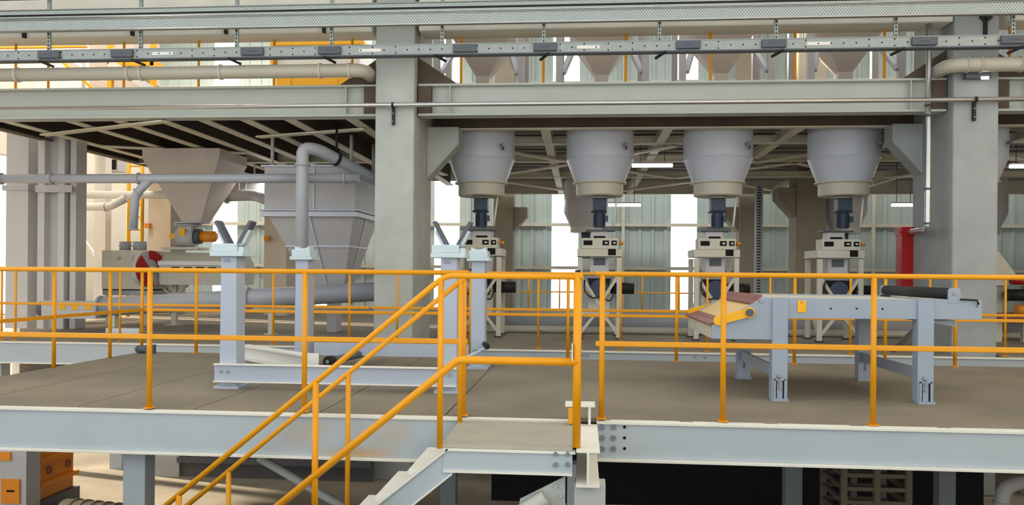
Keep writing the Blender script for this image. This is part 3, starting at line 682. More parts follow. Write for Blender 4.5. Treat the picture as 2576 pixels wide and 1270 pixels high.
for sx in (-1, 1):
    MB().bar((xr + sx * hw, YG + .0, ZT - .28), (xr - sx * .0, YG + .01, ZD + .58), .05, .04, ivory, (0, 1, 0)).build('cross_brace', q)
    MB().bar((xr + sx * .0, YG + .01, ZD + .5), (xr + sx * hw, YG + .01, ZD + .08), .05, .04, ivory, (0, 1, 0)).build('cross_brace', q)
    MB().bar((xr + sx * hw, YG + .03, ZD + .1), (xr + sx * hw, YG + .67, ZD + .75), .05, .04, ivory, (1, 0, 0)).build('side_brace', q)
MB().box((xr - hw, YG - .02, ZT - .3), (xr + hw, YG + .02, ZT - .25), ivory).build('cross_bar', q)
MB().box((xr - .18, YG + .2, ZD + .36), (xr + .18, YG + .5, Z(1508, 745, YG)), white).build('outlet_hopper', q)
MB().tube([(xr - .25, YG - .03, ZD + 1.0), (xr - .26, YG - .05, ZD + .8), (xr - .12, YG - .05, ZD + .68), (xr + .0, YG - .05, ZD + .72), (xr + .2, YG - .05, ZD + .62), (xr + .27, YG - .03, ZD + .9)], .012, black, .1).build('cable', q)
slab = ['ivory dosing stand under the silo nearest the reel stand, showing its motor', 'ivory dosing stand under the second silo, before the widest bright window', 'ivory dosing stand under the third silo behind the tilting table head',
        'ivory dosing stand under the fourth silo behind the roll table']
for i, px in enumerate((1207, 1508, 1802, 2113)):
    if i == 1: q['label'] = slab[1]
    else: copy_tree(q, (X(px, YG, 700), YG + .35, ZD), slab[i])
# second row of silos
Y7 = 21.2
for i, (px, lb) in enumerate(((1474, 'pale far silo seen behind the second dosing motor before a bright window'), (2122, 'pale far silo seen behind the fourth silo motor'), (2470, 'pale far silo peeking out past the column with the downpipe'))):
    if i == 0:
        xx = X(px, Y7, 540); z_ = lambda py: Z(px, py, Y7); z585 = z_(585)
        g2 = thing('far_silo', lb, 'silo', (xx, Y7, z585), 'pale far silos')
        MB().lathe((xx, Y7, 0), [(.57, ZM1 - .1), (.57, z_(535)), (.40, z_(572))], hop, 48).build('body', g2)
        MB().lathe((xx, Y7, 0), [(.40, z_(570)), (.40, z585), (0, z585)], ivory, 40).build('discharge_ring', g2)
        MB().cyl((xx, Y7, z585), (xx, Y7, z_(650)), .12, dark, n=18).build('motor', g2)
    else: copy_tree(g2, (X(px, Y7, 540), Y7, z585), lb)
# upper hoppers on the mezzanine
ref = X(1513, YSI, 150)
u = thing('upper_hopper', 'x', 'hopper', (ref, YSI, ZM1), 'upper hoppers on the mezzanine')
z0, z1, z2 = ZM1 - .02, Z(1513, 192, YSI), Z(1513, 90, YSI)
def sq(h, z, c=ref, Y=YSI): return [(c - h, Y - h, z), (c + h, Y - h, z), (c + h, Y + h, z), (c - h, Y + h, z)]
mb = MB().loft(sq(.12, z0), sq(.12, z1), hopw).loft(sq(.12, z1), sq(.56, z2), hopw).loft(sq(.56, z2), sq(.56, z2 + 1.1), hopw, False, True); mb.build('bin', u)
for sx in (-1, 1):
    for sy in (-1, 1):
        MB().box((ref + sx * .72 - .055, YSI + sy * .62 - .055, z0), (ref + sx * .72 + .055, YSI + sy * .62 + .055, z2 + .5), hop).build('leg', u)
    MB().bar((ref + sx * .66, YSI - .62, z1 - .1), (ref + sx * .72 - sx * .35, YSI + .1, z2 + .1), .09, .06, silo).build('brace', u)
MB().box((ref - .78, YSI - .68, z2 + .1), (ref + .78, YSI - .56, z2 + .22), hop).build('support_beam', u)
ulab = ['grey upper hopper on the mezzanine just past the concrete column', 'grey upper hopper above the second silo', 'grey upper hopper above the third silo', 'grey upper hopper next to the downpipe column']
for i, px in enumerate((1216, 1513, 1812, 2122)):
    if i == 1: u['label'] = ulab[1]
    else: copy_tree(u, (X(px, YSI, 150), YSI, ZM1), ulab[i])

# ================================================================== SCREW CONVEYORS
t = thing('screw_conveyor', 'long horizontal grey tube conveyor on an ivory base behind the dosing stands', 'conveyor', (2, 15.2, ZD))
zc_ = Z(1600, 808, 15.1)
MB().cyl((-2.6, 15.2, zc_), (9, 15.2, zc_), .165, pipem, n=28).build('tube', t)
MB().box((-2.6, 15.0, ZD + .05), (9, 15.1, ZD + .13), ivory).build('base_rail', t)
for k in range(8):
    xx = -2.3 + k * 1.5; MB().box((xx, 15.1, ZD), (xx + .08, 15.3, zc_ - .1), ivory).build('support', t)
t = thing('screw_conveyor', 'inclined grey screw conveyor tube rising from the floor under the beige mixer', 'conveyor', P(600, 820, 13.2))
a, b = P(255, 772, 13.62), P(1075, 726, 13.75)
a2 = a + (b - a) * .46; a3 = a + (b - a) * .77
MB().cyl(a, b, .165, pipem, n=28).build('tube', t)
for c in (a2, a3, a):
    d = (b - a).normalized(); MB().cyl(c - d * .02, c + d * .02, .2, pipem, n=28).build('flange', t)
MB().cbox(a + V((-.5, 0, -.05)), (1.0, .34, .3), hop).build('inlet_trough', t)
m_ = MB().cyl(a + V((-1.02, 0, -.05)), a + V((-1.12, 0, -.05)), .14, dark, n=20); m_.build('end_drive', t)
for k in range(3): MB().cbox(a + V((-.62 + k * .24, -.175, .0)), (.12, .006, .08), yel2).build('warning_label', t)
for c in (a + V((.25, 0, -.2)), a2 + V((-.3, 0, -.25)), a2 + V((.4, 0, -.25))):
    MB().box((c.x - .035, c.y - .06, ZD + .015), (c.x + .035, c.y + .06, c.z + .06), ivory).box((c.x - .1, c.y - .1, ZD), (c.x + .1, c.y + .1, ZD + .015), ivory).build('leg', t)
mm = MB(); c = P(300, 808, 12.9); c.z = ZD
mm.box(c + V((-.28, -.1, 0)), c + V((.4, .2, .05)), galv).box(c + V((-.2, -.06, .05)), c + V((.38, .16, .13)), chrome)
o = mm.build('motor_unit', None, 0, c); tag(o, 'low metal motor base on the rear platform floor under the inclined conveyor', 'motor')

# ================================================================== MIXER AND HOPPERS LEFT OF THE COLUMN
YM = 15.3
mx = thing('mixer', 'beige mixer cabinet with a red guard and long trough body', 'machine', P(400, 820, YM))
bx = MB().box(P(255, 742 - 15, YM), P(374, 630, YM) + V((0, .9, 0)), ivory).build('cabinet', mx, .01)
MB().box(P(285, 690, YM - .005), P(333, 643, YM - .012), ivory).build('door', bx); p = P(299, 650, YM - .012); MB().cyl(p, p + V((0, -.02, 0)), .035, galv, n=14).build('knob', bx)
MB().box(P(258, 731, YM + .02), P(372, 722, YM + .02) + V((0, .8, 0)), hole).build('gap_strip', mx)
MB().box(P(258, 742, YM), P(376, 731, YM) + V((0, .9, 0)), galv).build('base', mx)
for px in (268, 362): MB().box((X(px, YM) - .04, YM + .05, ZD), (X(px, YM) + .04, YM + .13, Z(px, 742, YM)), ivory).build('leg', mx)
for px, r in ((315, .11), (352, .13)):
    p = P(px, 629, YM + .35); MB().cyl(p, p + V((0, 0, .17)), r, pipem, n=20).cyl(p + V((0, 0, .08)), p + V((0, 0, .1)), r + .015, pipem, n=20).build('lid_spigot', mx)
xq, xw = X(400, YM), X(592, YM)
zt_, zm_, zb_ = Z(400, 634, YM), Z(400, 660, YM), Z(400, 716, YM)
pr = [(YM + .02, zb_), (YM - .02, zm_ - .03), (YM - .02, zm_), (YM + .3, zt_), (YM + .6, zt_), (YM + .9, zm_), (YM + .9, zb_)]
MB().prism([(xq, a, b) for a, b in pr], (xw - xq, 0, 0), ivory).build('trough', mx)
MB().box((xq, YM - .05, zm_ - .05), (xw, YM - .02, zm_ + .03), white).build('rim', mx)
for k in range(6): MB().cbox((xq + .35 + k * .25, YM - .03, zm_ - .12), (.14, .05, .07), hole).build('latch', mx)
gd = V((.95, -.31, 0)).normalized(); ge = V((.31, .95, 0)).normalized()
gc = P(377, 677, YM - .12)
MB().cyl(gc - gd * .1, gc, .35, hop, n=36).build('pulley_guard', mx)
def arc(a0, a1, ri, ro):
    f_ = lambda a, r_: gc + gd * .002 + ge * (math.cos(a) * r_) + V((0, 0, math.sin(a) * r_))
    return [f_(a0 + (a1 - a0) * i / 12, ro) for i in range(13)] + [f_(a1 - (a1 - a0) * i / 12, ri) for i in range(13)]
MB().prism(arc(math.radians(0), math.radians(95), .2, .36), gd * .03, red).build('guard_segment', mx); MB().prism(arc(math.radians(130), math.radians(285), .08, .35), gd * .025, red).build('guard_segment', mx)
MB().cyl(gc, gc + gd * .1, .07, ivory, n=18).build('shaft', mx)
xx = X(418, YM)
MB().box((xx - .05, YM + .3, ZD + .015), (xx + .05, YM + .4, zb_), ivory).box((xx - .13, YM + .2, ZD), (xx + .13, YM + .5, ZD + .015), ivory).build('leg', mx)
for s_ in (-1, 1): MB().bar((xx, YM + .3, zb_ - .25), (xx + s_ * .3, YM + .3, zb_), .04, .04, ivory).build('leg_brace', mx)
xx = X(545, YM); MB().box((xx - .05, YM + .3, ZD), (xx + .05, YM + .4, zb_), ivory).build('leg', mx)
# rotary valve
YV = 15.75
rv = thing('rotary_valve', 'grey rotary valve with an orange motor between hopper and mixer', 'valve', P(473, 628, YV))
c = P(473, 595, YV)
MB().lathe(c, [(0, .28), (.27, .28), (.27, .25), (.0, .25)], hop, 28).lathe(c, [(0, .235), (.27, .235), (.27, .21), (0, .21)], hop, 28).build('flange', rv)
MB().cyl(c + V((-.18, -.02, -.02)), c + V((.18, -.02, -.02)), .19, hop, n=26).cbox(c + V((0, 0, .1)), (.28, .3, .22), hop).build('housing', rv)
MB().cyl(c + V((.18, -.05, 0)), c + V((.30, -.05, 0)), .15, dark, n=22).build('gear_case', rv)
MB().cyl(c + V((.30, -.05, -.0)), c + V((.58, -.05, -.0)), .11, orange, n=22).cyl(c + V((.58, -.05, -.0)), c + V((.63, -.05, -.0)), .11, orange, .06, n=22).build('motor', rv)
MB().cbox(c + V((-.02, -.2, .08)), (.12, .05, .14), yel2).build('cover_plate', rv); MB().cbox(c + V((-.28, -.05, .0)), (.12, .1, .11), yel2).build('limit_switch', rv)
MB().cbox(c + V((-.05, 0, -.245)), (.75, .5, .05), ivory).build('base_plate', rv)
# pyramid hopper A
YA_ = 15.5
ha = thing('pyramid_hopper', 'grey pyramid hopper hanging over the rotary valve', 'hopper', P(475, 562, YA_ + .2))
cA = (X(358, YA_ - .4, 400) + X(552, YA_ - .4, 400)) / 2; hA = (X(552, YA_ - .4, 400) - X(358, YA_ - .4, 400)) / 2; zt0, zt1 = Z(475, 556, YA_), ZM0 - .02
def rect(cx, hx, y0, y1, z): return [(cx - hx, y0, z), (cx + hx, y0, z), (cx + hx, y1, z), (cx - hx, y1, z)]
MB().loft(rect(cA, .2, YA_ + .05, YA_ + .45, zt0), rect(cA, hA, YA_ - .4, YA_ + .9, Z(470, 398, YA_ - .4)), hopw).loft(rect(cA, hA, YA_ - .4, YA_ + .9, Z(470, 398, YA_ - .4)), rect(cA, hA, YA_ - .4, YA_ + .9, zt1), hopw).build('bin', ha)
MB().lathe((cA, YA_ + .25, 0), [(.0, zt0), (.27, zt0), (.27, zt0 - .03), (0, zt0 - .03)], hop, 28).build('outlet_flange', ha)
MB().bar((cA + .2, YA_ + .05, zt0), (cA + hA, YA_ - .4, Z(470, 398, YA_ - .4)), .03, .03, hop).build('corner_rib', ha)
# hopper B
YB_ = 13.75
hb = thing('bag_hopper', 'big grey ribbed hopper with flanged box top behind the standing pipe', 'hopper', P(790, 720, YB_ + .6))
xl, xr_ = X(665, YB_, 480), X(893, YB_, 480); zk = Z(780, 530, YB_); ztp = Z(780, 415, YB_); zlo = Z(780, 735, YB_ + .3); y1 = YB_ + 1.7; cx = (xl + xr_) / 2
R = lambda hx, a, b, z: rect(cx + .08 * (1 if z < zk - .1 else 0), hx, a, b, z)
hx = (xr_ - xl) / 2
MB().loft(R(hx, YB_, y1, zk), R(hx, YB_, y1, ztp), hop, False, True).loft(R(hx, YB_, y1, zk - .05), R(hx, YB_, y1, zk), hop).build('box', hb)
lo = [(cx - .1, YB_ + .55, zlo), (cx + .45, YB_ + .55, zlo), (cx + .45, YB_ + 1.1, zlo), (cx - .1, YB_ + 1.1, zlo)]; up = R(hx - .02, YB_ + .02, y1 - .02, zk - .02)
up = rect(cx, hx - .02, YB_ + .02, y1 - .02, zk - .02)
MB().loft(lo, up, hop).build('cone', hb)
def frame_ring(z0_, z1_, hx_, ya, yb, cx_=cx, o=.05):
    m_ = MB(); m_.box((cx_ - hx_ - o, ya - o, z0_), (cx_ + hx_ + o, ya, z1_), silo); m_.box((cx_ - hx_ - o, yb, z0_), (cx_ + hx_ + o, yb + o, z1_), silo)
    m_.box((cx_ - hx_ - o, ya, z0_), (cx_ - hx_, yb, z1_), silo); m_.box((cx_ + hx_, ya, z0_), (cx_ + hx_ + o, yb, z1_), silo); return m_
frame_ring(zk - .1, zk - .02, hx, YB_, y1).build('flange', hb); frame_ring(zk + .0, zk + .02, hx, YB_, y1, o=.07).build('flange', hb); frame_ring(ztp - .03, ztp, hx, YB_, y1).build('rim', hb)
f = .42
mid_ = [V(u_) * (1 - f) + V(l_) * f for u_, l_ in zip(up, lo)]
m_ = MB()
for i in range(4): m_.bar(mid_[i], mid_[(i + 1) % 4], .04, .03, silo)
m_.build('rib', hb)
MB().bar((V(up[0]) + V(up[1])) / 2 + V((-.02, -.01, 0)), (V(lo[0]) + V(lo[1])) / 2 + V((0, -.01, 0)), .03, .04, silo, (0, 1, 0)).build('rib', hb)
MB().bar((V(up[1]) + V(up[2])) / 2, (V(lo[1]) + V(lo[2])) / 2, .05, .03, silo, (1, 0, 0)).build('rib', hb)
MB().bar((cx + .08, YB_ - .012, zk), (cx + .08, YB_ - .012, ztp), .03, .02, silo, (0, 1, 0)).build('rib', hb)
for sx in (-1, 1):
    for yy in (YB_ + .1, y1 - .1): MB().cyl((cx + sx * (hx - .1), yy, ztp), (cx + sx * (hx - .1), yy, ZM0), .03, hop, n=10).build('hanger', hb)
MB().box((cx + .12, YB_ + .65, ZD), (cx + .3, YB_ + .95, zlo), hop).build('outlet', hb)

# ================================================================== PIPES
def collar(root, p, d, r, ln=.03, m=None, name='collar'): p = V(p); d = V(d).normalized(); return MB().cyl(p - d * ln / 2, p + d * ln / 2, r, m or pipem, n=24).build(name, root)
yp = 11.78
zp_ = Z(450, 183, yp)
bp = thing('pipe_run', 'beige pipe with collars below the busbar, elbowing back beside the column', 'pipe', (-6, yp, zp_))
MB().tube([(-11, yp, zp_), (X(916, yp, 180), yp, zp_), (X(916, yp, 180), yp + 1.6, zp_ + .05)], .1, pipeb, .16, n=20).build('pipe', bp)
for px in (45, 325, 357, 556, 806, 880): collar(bp, (X(px, yp, 183), yp, zp_), (1, 0, 0), .114, .035, hopw)
zp2 = Z(2460, 163, yp)
bp = thing('pipe_run', 'beige pipe with collars elbowing back at the downpipe column', 'pipe', (6, yp, zp2))
MB().tube([(9.5, yp, zp2), (X(2388, yp, 163), yp, zp2), (X(2388, yp, 163), yp + 1.3, zp2)], .1, pipeb, .2, n=20).build('pipe', bp)
for px in (2432, 2466, 2566): collar(bp, (X(px, yp, 163), yp, zp2), (1, 0, 0), .112, .03, pipeb)
y5 = 13.0; z5 = Z(450, 449, y5)
hp = thing('pipe_run', 'grey horizontal pipe crossing in front of the pyramid hopper with a slanted branch', 'pipe', (-6, y5, z5))
MB().tube([(X(2, y5, 449), y5, z5), (X(902, y5, 449), y5, z5)], .078, pipem, 0, 20).build('pipe', hp)
MB().tube([P(380, 449, y5), P(340, 490, y5), P(335, 577, y5)], .07, pipem, .12, 18).build('branch', hp)
for px in (3, 130, 349, 868): collar(hp, (X(px, y5, 449), y5, z5), (1, 0, 0), .1, .03)
collar(hp, P(347, 483, y5), (-.7, 0, -1), .085, .02); collar(hp, P(335, 577, y5), (0, 0, 1), .085, .02)
y6 = 12.6
vp = thing('pipe_run', 'standing grey pipe with a top elbow behind the rear reel stand post', 'pipe', (X(760, y6), y6, ZD))
xx = X(760, y6, 500); zt = Z(775, 372, y6)
e = P(940, 450, 13.6); e2 = P(985, 470, 14.3)
MB().tube([(xx, y6, ZD), (xx, y6, zt), (xx + .2, y6 + .16, zt), e, e2], .1, pipem, .22, n=22).build('pipe', vp)
collar(vp, (xx, y6, Z(760, 415, y6)), (0, 0, 1), .122, .03)
c = V((xx + .2, y6 + .16, zt)) + (e - V((xx + .2, y6 + .16, zt))) * .32
collar(vp, c, e - V((xx + .2, y6 + .16, zt)), .115, .05, black)
MB().cyl(c + V((0, 0, .1)), (c.x, c.y, ZM0 + .03), .02, black, n=8).build('hanger_rod', vp)
for (Y, z_, pa, pb_, lb) in ((18.0, 490, 180, 570, 'white background pipe behind the pyramid hopper, upper of two'), (17.6, 520, 175, 275, 'short white background pipe with an elbow, lower of two')):
    o = thing('pipe_run', lb, 'pipe', P(pa, z_, Y))
    pts = [P(pa, z_, Y), P(pb_, z_, Y)]
    if pb_ < 400: pts.append(P(318, 498, Y))
    MB().cyl(P(pa + 30, z_, Y), V((P(pa + 30, z_, Y).x, Y, 13)), .02, white, n=6).build('hanger_rod', o)
    MB().tube(pts, .09, white, .1).build('pipe', o); collar(o, P(pb_ - 10, z_, Y), (1, 0, 0), .11, .06, white)
o = thing('pipe_run', 'grey curved duct between the two hoppers', 'pipe', P(620, 470, 16.5))
MB().tube([P(570, 493, 16.5), P(640, 490, 16.5), P(720, 520, 15.8)], .12, hop, .2).build('duct', o); collar(o, P(571, 493, 16.5), (1, 0, 0), .16, .05, hop)
MB().cyl(P(600, 492, 16.5), V((P(600, 492, 16.5).x, 16.5, ZM1 - .07)), .02, hop, n=6).build('hanger_rod', o)
o = thing('round_duct', 'pale round duct body beneath the mezzanine between the two hoppers', 'duct', P(630, 460, 17.5))
MB().cyl(P(585, 475, 17.5), P(700, 475, 17.5), .22, hop, n=24).build('duct', o); MB().cyl(P(640, 475, 17.5), V((P(640, 475, 17.5).x, 17.5, ZM1 - .07)), .02, hop, n=6).build('hanger_rod', o); collar(o, P(628, 475, 17.5), (1, 0, 0), .24, .04, hop)
# silver conduit and downpipe
yc = YC - .08; zc1 = Z(1288, 261, yc)
o = thing('conduit', 'long thin silver conduit clamped across both concrete columns', 'conduit', (0, yc, zc1))
MB().cyl((-11, yc, zc1), (9.5, yc, zc1), .034, chrome, n=14).build('tube', o)
for px in (988, 2455):
    m_ = MB(); xx = X(px, yc, 262); m_.box((xx - .02, YC - .045, zc1 - .29), (xx + .02, YC - .002, zc1 - .02), black); m_.cyl((xx - .015, yc, zc1), (xx + .015, yc, zc1), .04, black, n=14); br = m_.build('bracket', o)
    for dz in (.12, .24): MB().cyl((xx, YC - .046, zc1 - dz), (xx, YC - .052, zc1 - dz), .01, galv, n=8).build('screw', br)
y9 = 12.06; xx = X(2334, y9, 400)
o = thing('downpipe', 'vertical silver downpipe beside the concrete column feeding the red cabinet', 'pipe', (xx, y9, 3))
MB().tube([(xx, y9, Z(2340, 60, y9)), (xx, y9, Z(2340, 578, y9)), P(2288, 583, 13.3)], .04, chrome, .08).build('pipe', o)
for py in (265, 290, 475, 562): collar(o, (xx, y9, Z(2340, py, y9)), (0, 0, 1), .048, .03, dark)
rc = thing('red_cabinet', 'tall red fire riser box fixed to the side of the concrete column', 'fire riser', (X(2284, 13.5), 13.5, 2.62))
MB().box((X(2268, 13.35), 13.35, 2.62), (min(X(2299, 13.35), x2c - .002), 13.6, Z(2284, 592, 13.35)), red).build('riser', rc)
MB().box((X(2267, 13.33), 13.33, Z(2284, 592, 13.35)), (min(X(2301, 13.33), x2c - .002), 13.62, Z(2284, 571, 13.35)), red).build('cap', rc)
p = P(2262, 584, 13.4); MB().cyl(p, p + V((.06, 0, 0)), .03, red, n=12).build('valve', rc)

# ================================================================== BUSBAR AND CABLE TRAYS
yb = 11.55
zb0, zb1 = Z(1288, 134, yb), Z(1288, 108, yb); zbc = (zb0 + zb1) / 2
bb = thing('busbar_trunking', 'long grey busbar trunking with dark tap off boxes hanging before the columns', 'busbar', (0, yb, zb0))
m_ = MB(); m_.box((-11, yb, zb0), (9.5, yb + .12, zb1), galv); m_.box((-11, yb - .012, zb0 - .012), (9.5, yb + .13, zb0 + .006), dark); m_.box((-11, yb - .008, zb1 - .004), (9.5, yb + .13, zb1 + .006), galv)
k = -9.0
while k < 7:
    for dz in (-.045, 0, .045):
        if (dz == 0) == (int(k * 10) % 3 == 0): continue
        m_.cyl((k, yb - .003, zbc + dz), (k, yb, zbc + dz), .011, hole, n=8)
    k += .17
m_.build('trunk', bb)
for px in (126, 309, 636, 830, 1170, 1372, 1731, 1946, 2324, 2548):
    xx = X(px, yb, 115); b_ = MB().box((xx - .17, yb - .05, zbc - .055), (xx + .17, yb, zbc + .06), dark).build('tap_off_box', bb, .012)
    MB().box((xx - .06, yb - .052, zbc - .004), (xx + .06, yb - .05, zbc + .004), navy).build('print_mark', b_)
for px in (409, 931, 1480, 2060):
    xx = X(px, yb, 115); MB().box((xx - .16, yb - .003, zbc - .022), (xx + .16, yb, zbc + .022), white).build('label', bb)
zh = Z(1288, 68, yb)
for i, px in enumerate((115, 347, 590, 830, 1110, 1367, 1660, 1955, 2258, 2555)):
    xx = X(px, yb, 115); m_ = MB(); m_.box((xx - .025, yb + .06, zb1), (xx + .025, yb + .1, zh + .75), galv)
    for k in range(6): m_.cbox((xx, yb + .058, zb1 + .04 + k * .055), (.014, .006, .026), hole)
    h_ = m_.build('hanger', bb)
    MB().bar((xx - .08 * (1 if px < 1300 else -1), yb - .04, zb0 - .02), (xx + .05 * (1 if px < 1300 else -1), yb + .12, zb0 - .07), .03, .03, black).build('hook', bb)
zt1, zt0 = Z(1288, 31, yb), Z(1288, 60, yb)
for lb, za, zb_, yo in (('lower perforated galvanised cable tray right above the busbar', zt0, zt1, 0), ('upper perforated galvanised cable tray at the top of the view', zt1 + .035, zt1 + .165, .05)):
    t = thing('cable_tray', lb, 'cable tray', (0, yb, za), 'perforated cable trays')
    MB().box((-11, yb - .06 + yo, za), (9.5, yb - .055 + yo, zb_), perf).box((-11, yb - .07 + yo, za - .006), (9.5, yb + .0 + yo, za), galv).build('tray', t)
    MB().cyl((-11, yb - .07 + yo, za), (9.5, yb - .07 + yo, za), .012, chrome, n=8).cyl((-11, yb - .065 + yo, zb_), (9.5, yb - .065 + yo, zb_), .01, galv, n=8).build('edge_lip', t)
    MB().cyl((-11, yb - .0, za + .05), (9.5, yb - .0, za + .05), .02, black, n=8).build('cable', t)
m_ = MB().box((-11, yb - .08, zt1 + .33), (9.5, yb + .03, zt1 + .36), dark).box((-11, yb - .08, zt1 + .33), (9.5, yb - .075, zt1 + .46), dark)
o = m_.build('cable_duct', None, 0, (0, yb, zt1 + .35)); tag(o, 'dark grey closed cable duct running along the very top', 'cable duct')
for i, px in enumerate((58, 330, 565, 812)):
    xx = X(px, YC - .05, 85); zb_ = Z(px, (98, 92, 88, 85)[i], YC)
    o = MB().box((xx + .0, YC - .08, zb_), (xx + .04, YC - .02, zb_ + .14), black).prism([(xx + .005, YC - .07, zb_ + .14), (xx + .005, YC - .07, zb_ + .05), (xx - .06, YC - .07, zb_ + .14)], (0, .05, 0), black).build('bracket_arm', None, 0, (xx, YC, zb_))
    tag(o, ['small black bracket on the white beam at the start of the busbar', 'small black bracket on the white beam second along the busbar', 'small black bracket on the white beam third along the busbar', 'small black bracket on the white beam nearest the column'][i], 'bracket', 'black beam brackets')
o = thing('column_strap', 'black forked strap on the head of the column with the downpipe', 'bracket', P(2479, 60, YC - .02))
MB().box(P(2474, 112, YC - .02), P(2485, 30, YC - .02) + V((0, .018, 0)), black).build('strap', o)
MB().bar(P(2479, 52, YC - .012), P(2466, 40, YC - .012), .02, .05, black).bar(P(2479, 52, YC - .012), P(2495, 40, YC - .012), .02, .05, black).build('fork', o)
# floodlight on column
o = thing('floodlight', 'grey floodlight hung under the beige pipe on the column', 'lamp', P(2475, 195, YC - .1))
MB().cbox(P(2458, 190, YC - .1), (.34, .1, .1), dark).build('housing', o, .01); MB().cbox(P(2478, 196, YC - .155), (.1, .01, .04), lampm).build('lens', o)

# ================================================================== FLUORESCENT LAMPS
for px0, px1, py, Y, lb in ((1590, 1692, 417, 16.5, 'lit fluorescent lamp between the second and third silo'), (1530, 1612, 516, 20.5, 'lit fluorescent lamp behind the second silo motor'),
                            (2243, 2302, 516, 20.5, 'lit fluorescent lamp above the red cabinet'), (2540, 2620, 419, 16.5, 'lit fluorescent lamp past the downpipe column')):
    a, b = P(px0, py, Y), P(px1, py, Y); b.z = a.z; o = thing('fluorescent_lamp', lb, 'lamp', (a + b) / 2, 'fluorescent lamps')
    MB().box(a + V((0, -.05, .04)), b + V((0, .05, .07)), white).build('fixture', o); MB().cyl(a, b, .032, lampm, n=12).build('tube', o)
    for s_ in (.2, .8):
        c = a + (b - a) * s_; MB().cyl(c + V((0, 0, .07)), (c.x, c.y, ZM1 - .08), .008, dark, n=6).build('hanger_rod', o)

# ================================================================== STEEL COLUMNS AND BACKGROUND AT THE FAR END
Yc2 = 14.2
o = thing('steel_column', 'glossy grey box column closest to the open end of the rear platform', 'column', (X(45, Yc2, 600), Yc2, ZD), 'grey steel columns')
MB().box((X(14, Yc2, 600), Yc2, ZD), (X(70, Yc2, 600), Yc2 + .42, 6.0), steelcol).build('shaft', o, .01)
MB().box((X(9, Yc2, 477), Yc2 - .04, Z(60, 479, Yc2)), (X(74, Yc2, 477), Yc2 + .44, Z(60, 466, Yc2)), hop).build('splice_plate', o)
o = thing('steel_column', 'glossy grey ribbed column with a recessed web, second from the open end', 'column', (X(135, Yc2, 600), Yc2, ZD), 'grey steel columns')
m_ = MB().box((X(94, Yc2, 600), Yc2, ZD), (X(111, Yc2, 600), Yc2 + .42, 6.0), steelcol).box((X(145, Yc2, 600), Yc2, ZD), (X(161, Yc2, 600), Yc2 + .42, 6.0), steelcol)
m_.box((X(111, Yc2, 600), Yc2 + .14, ZD), (X(145, Yc2, 600), Yc2 + .3, 6.0), hop).box((X(167, Yc2, 600), Yc2 + .1, ZD), (X(182, Yc2, 600), Yc2 + .42, 6.0), steelcol); m_.build('shaft', o)
MB().box((X(92, Yc2, 477), Yc2 - .04, Z(140, 484, Yc2)), (X(184, Yc2, 477), Yc2 - .0, Z(140, 466, Yc2)), hop).build('splice_plate', o)
o = MB().box((X(20, Yc2 + .2), Yc2 + .42, Z(100, 490, Yc2)), (X(180, Yc2 + .2), Yc2 + .5, Z(100, 470, Yc2)), hop).build('tie_beam', None, 0, (X(100, Yc2), Yc2 + .4, Z(100, 480, Yc2))); tag(o, 'grey tie beam linking the two glossy steel columns', 'beam')
Y0 = 19
o = thing('steel_column', 'white steel column in the sunlit background left of the mixer', 'column', (X(250, Y0), Y0, ZD), 'grey steel columns')
MB().box((X(236, Y0), Y0, ZD), (X(264, Y0), Y0 + .25, 6.0), white).build('shaft', o); MB().bar((X(250, Y0), Y0 + .1, 3.2), (X(185, Y0), Y0 + .1, 4.0 - .8 + .9), .06, .06, white).build('brace', o)
Yl = 18.3
ld = thing('ladder', 'yellow vertical access ladder behind the grey branch pipe', 'ladder', (X(340, Yl), Yl, ZD))
for px in (322, 356): MB().cyl((X(px, Yl), Yl, ZD), (X(px, Yl), Yl, ZM0 + .6), .045, yel2, n=12).build('rail', ld)
for k in range(12): zz_ = ZD + .25 + k * .3; MB().cyl((X(322, Yl), Yl, zz_), (X(356, Yl), Yl, zz_), .02, yel2, n=8).build('rung', ld)
for px, py, lb in ((372, 568, 'small brown switch box on the beige wall beside the ladder'), (672, 600, 'small valve box on the concrete wall by the big hopper')):
    Y = 19.5; c = P(px, py, Y); o = MB().cbox(c, (.12, .1, .12), orange).cbox(c + V((0, .1, -.0)), (.05, .12, .05), dark).build('switch_box', None, 0, c); tag(o, lb, 'switch box')
o = tag(MB().box((X(372, 19.6), 19.6, ZD), (X(428, 19.6), 20.4, 6.0), wallpanel).build('concrete_pier', None, 0, (X(400, 20), 20, ZD)), 'beige concrete pier carrying the switch box', 'pier')
o = tag(MB().box((X(664, 19.6), 19.6, ZD), (X(720, 19.6), 20.4, 6.0), wallpanel).build('concrete_pier', None, 0, (X(692, 20), 20, ZD)), 'beige concrete pier behind the big ribbed hopper', 'pier')
o = thing('wall_vent', 'grey louvred vent box below the mezzanine edge', 'vent', P(265, 415, 20)); MB().box(P(240, 430, 20), P(297, 398, 20) + V((0, .5, 0)), hop).build('frame', o)
for k in range(3): MB().box(P(243 + k * 18, 426, 19.98), P(256 + k * 18, 401, 19.98) + V((0, .01, 0)), hole).build('opening', o)
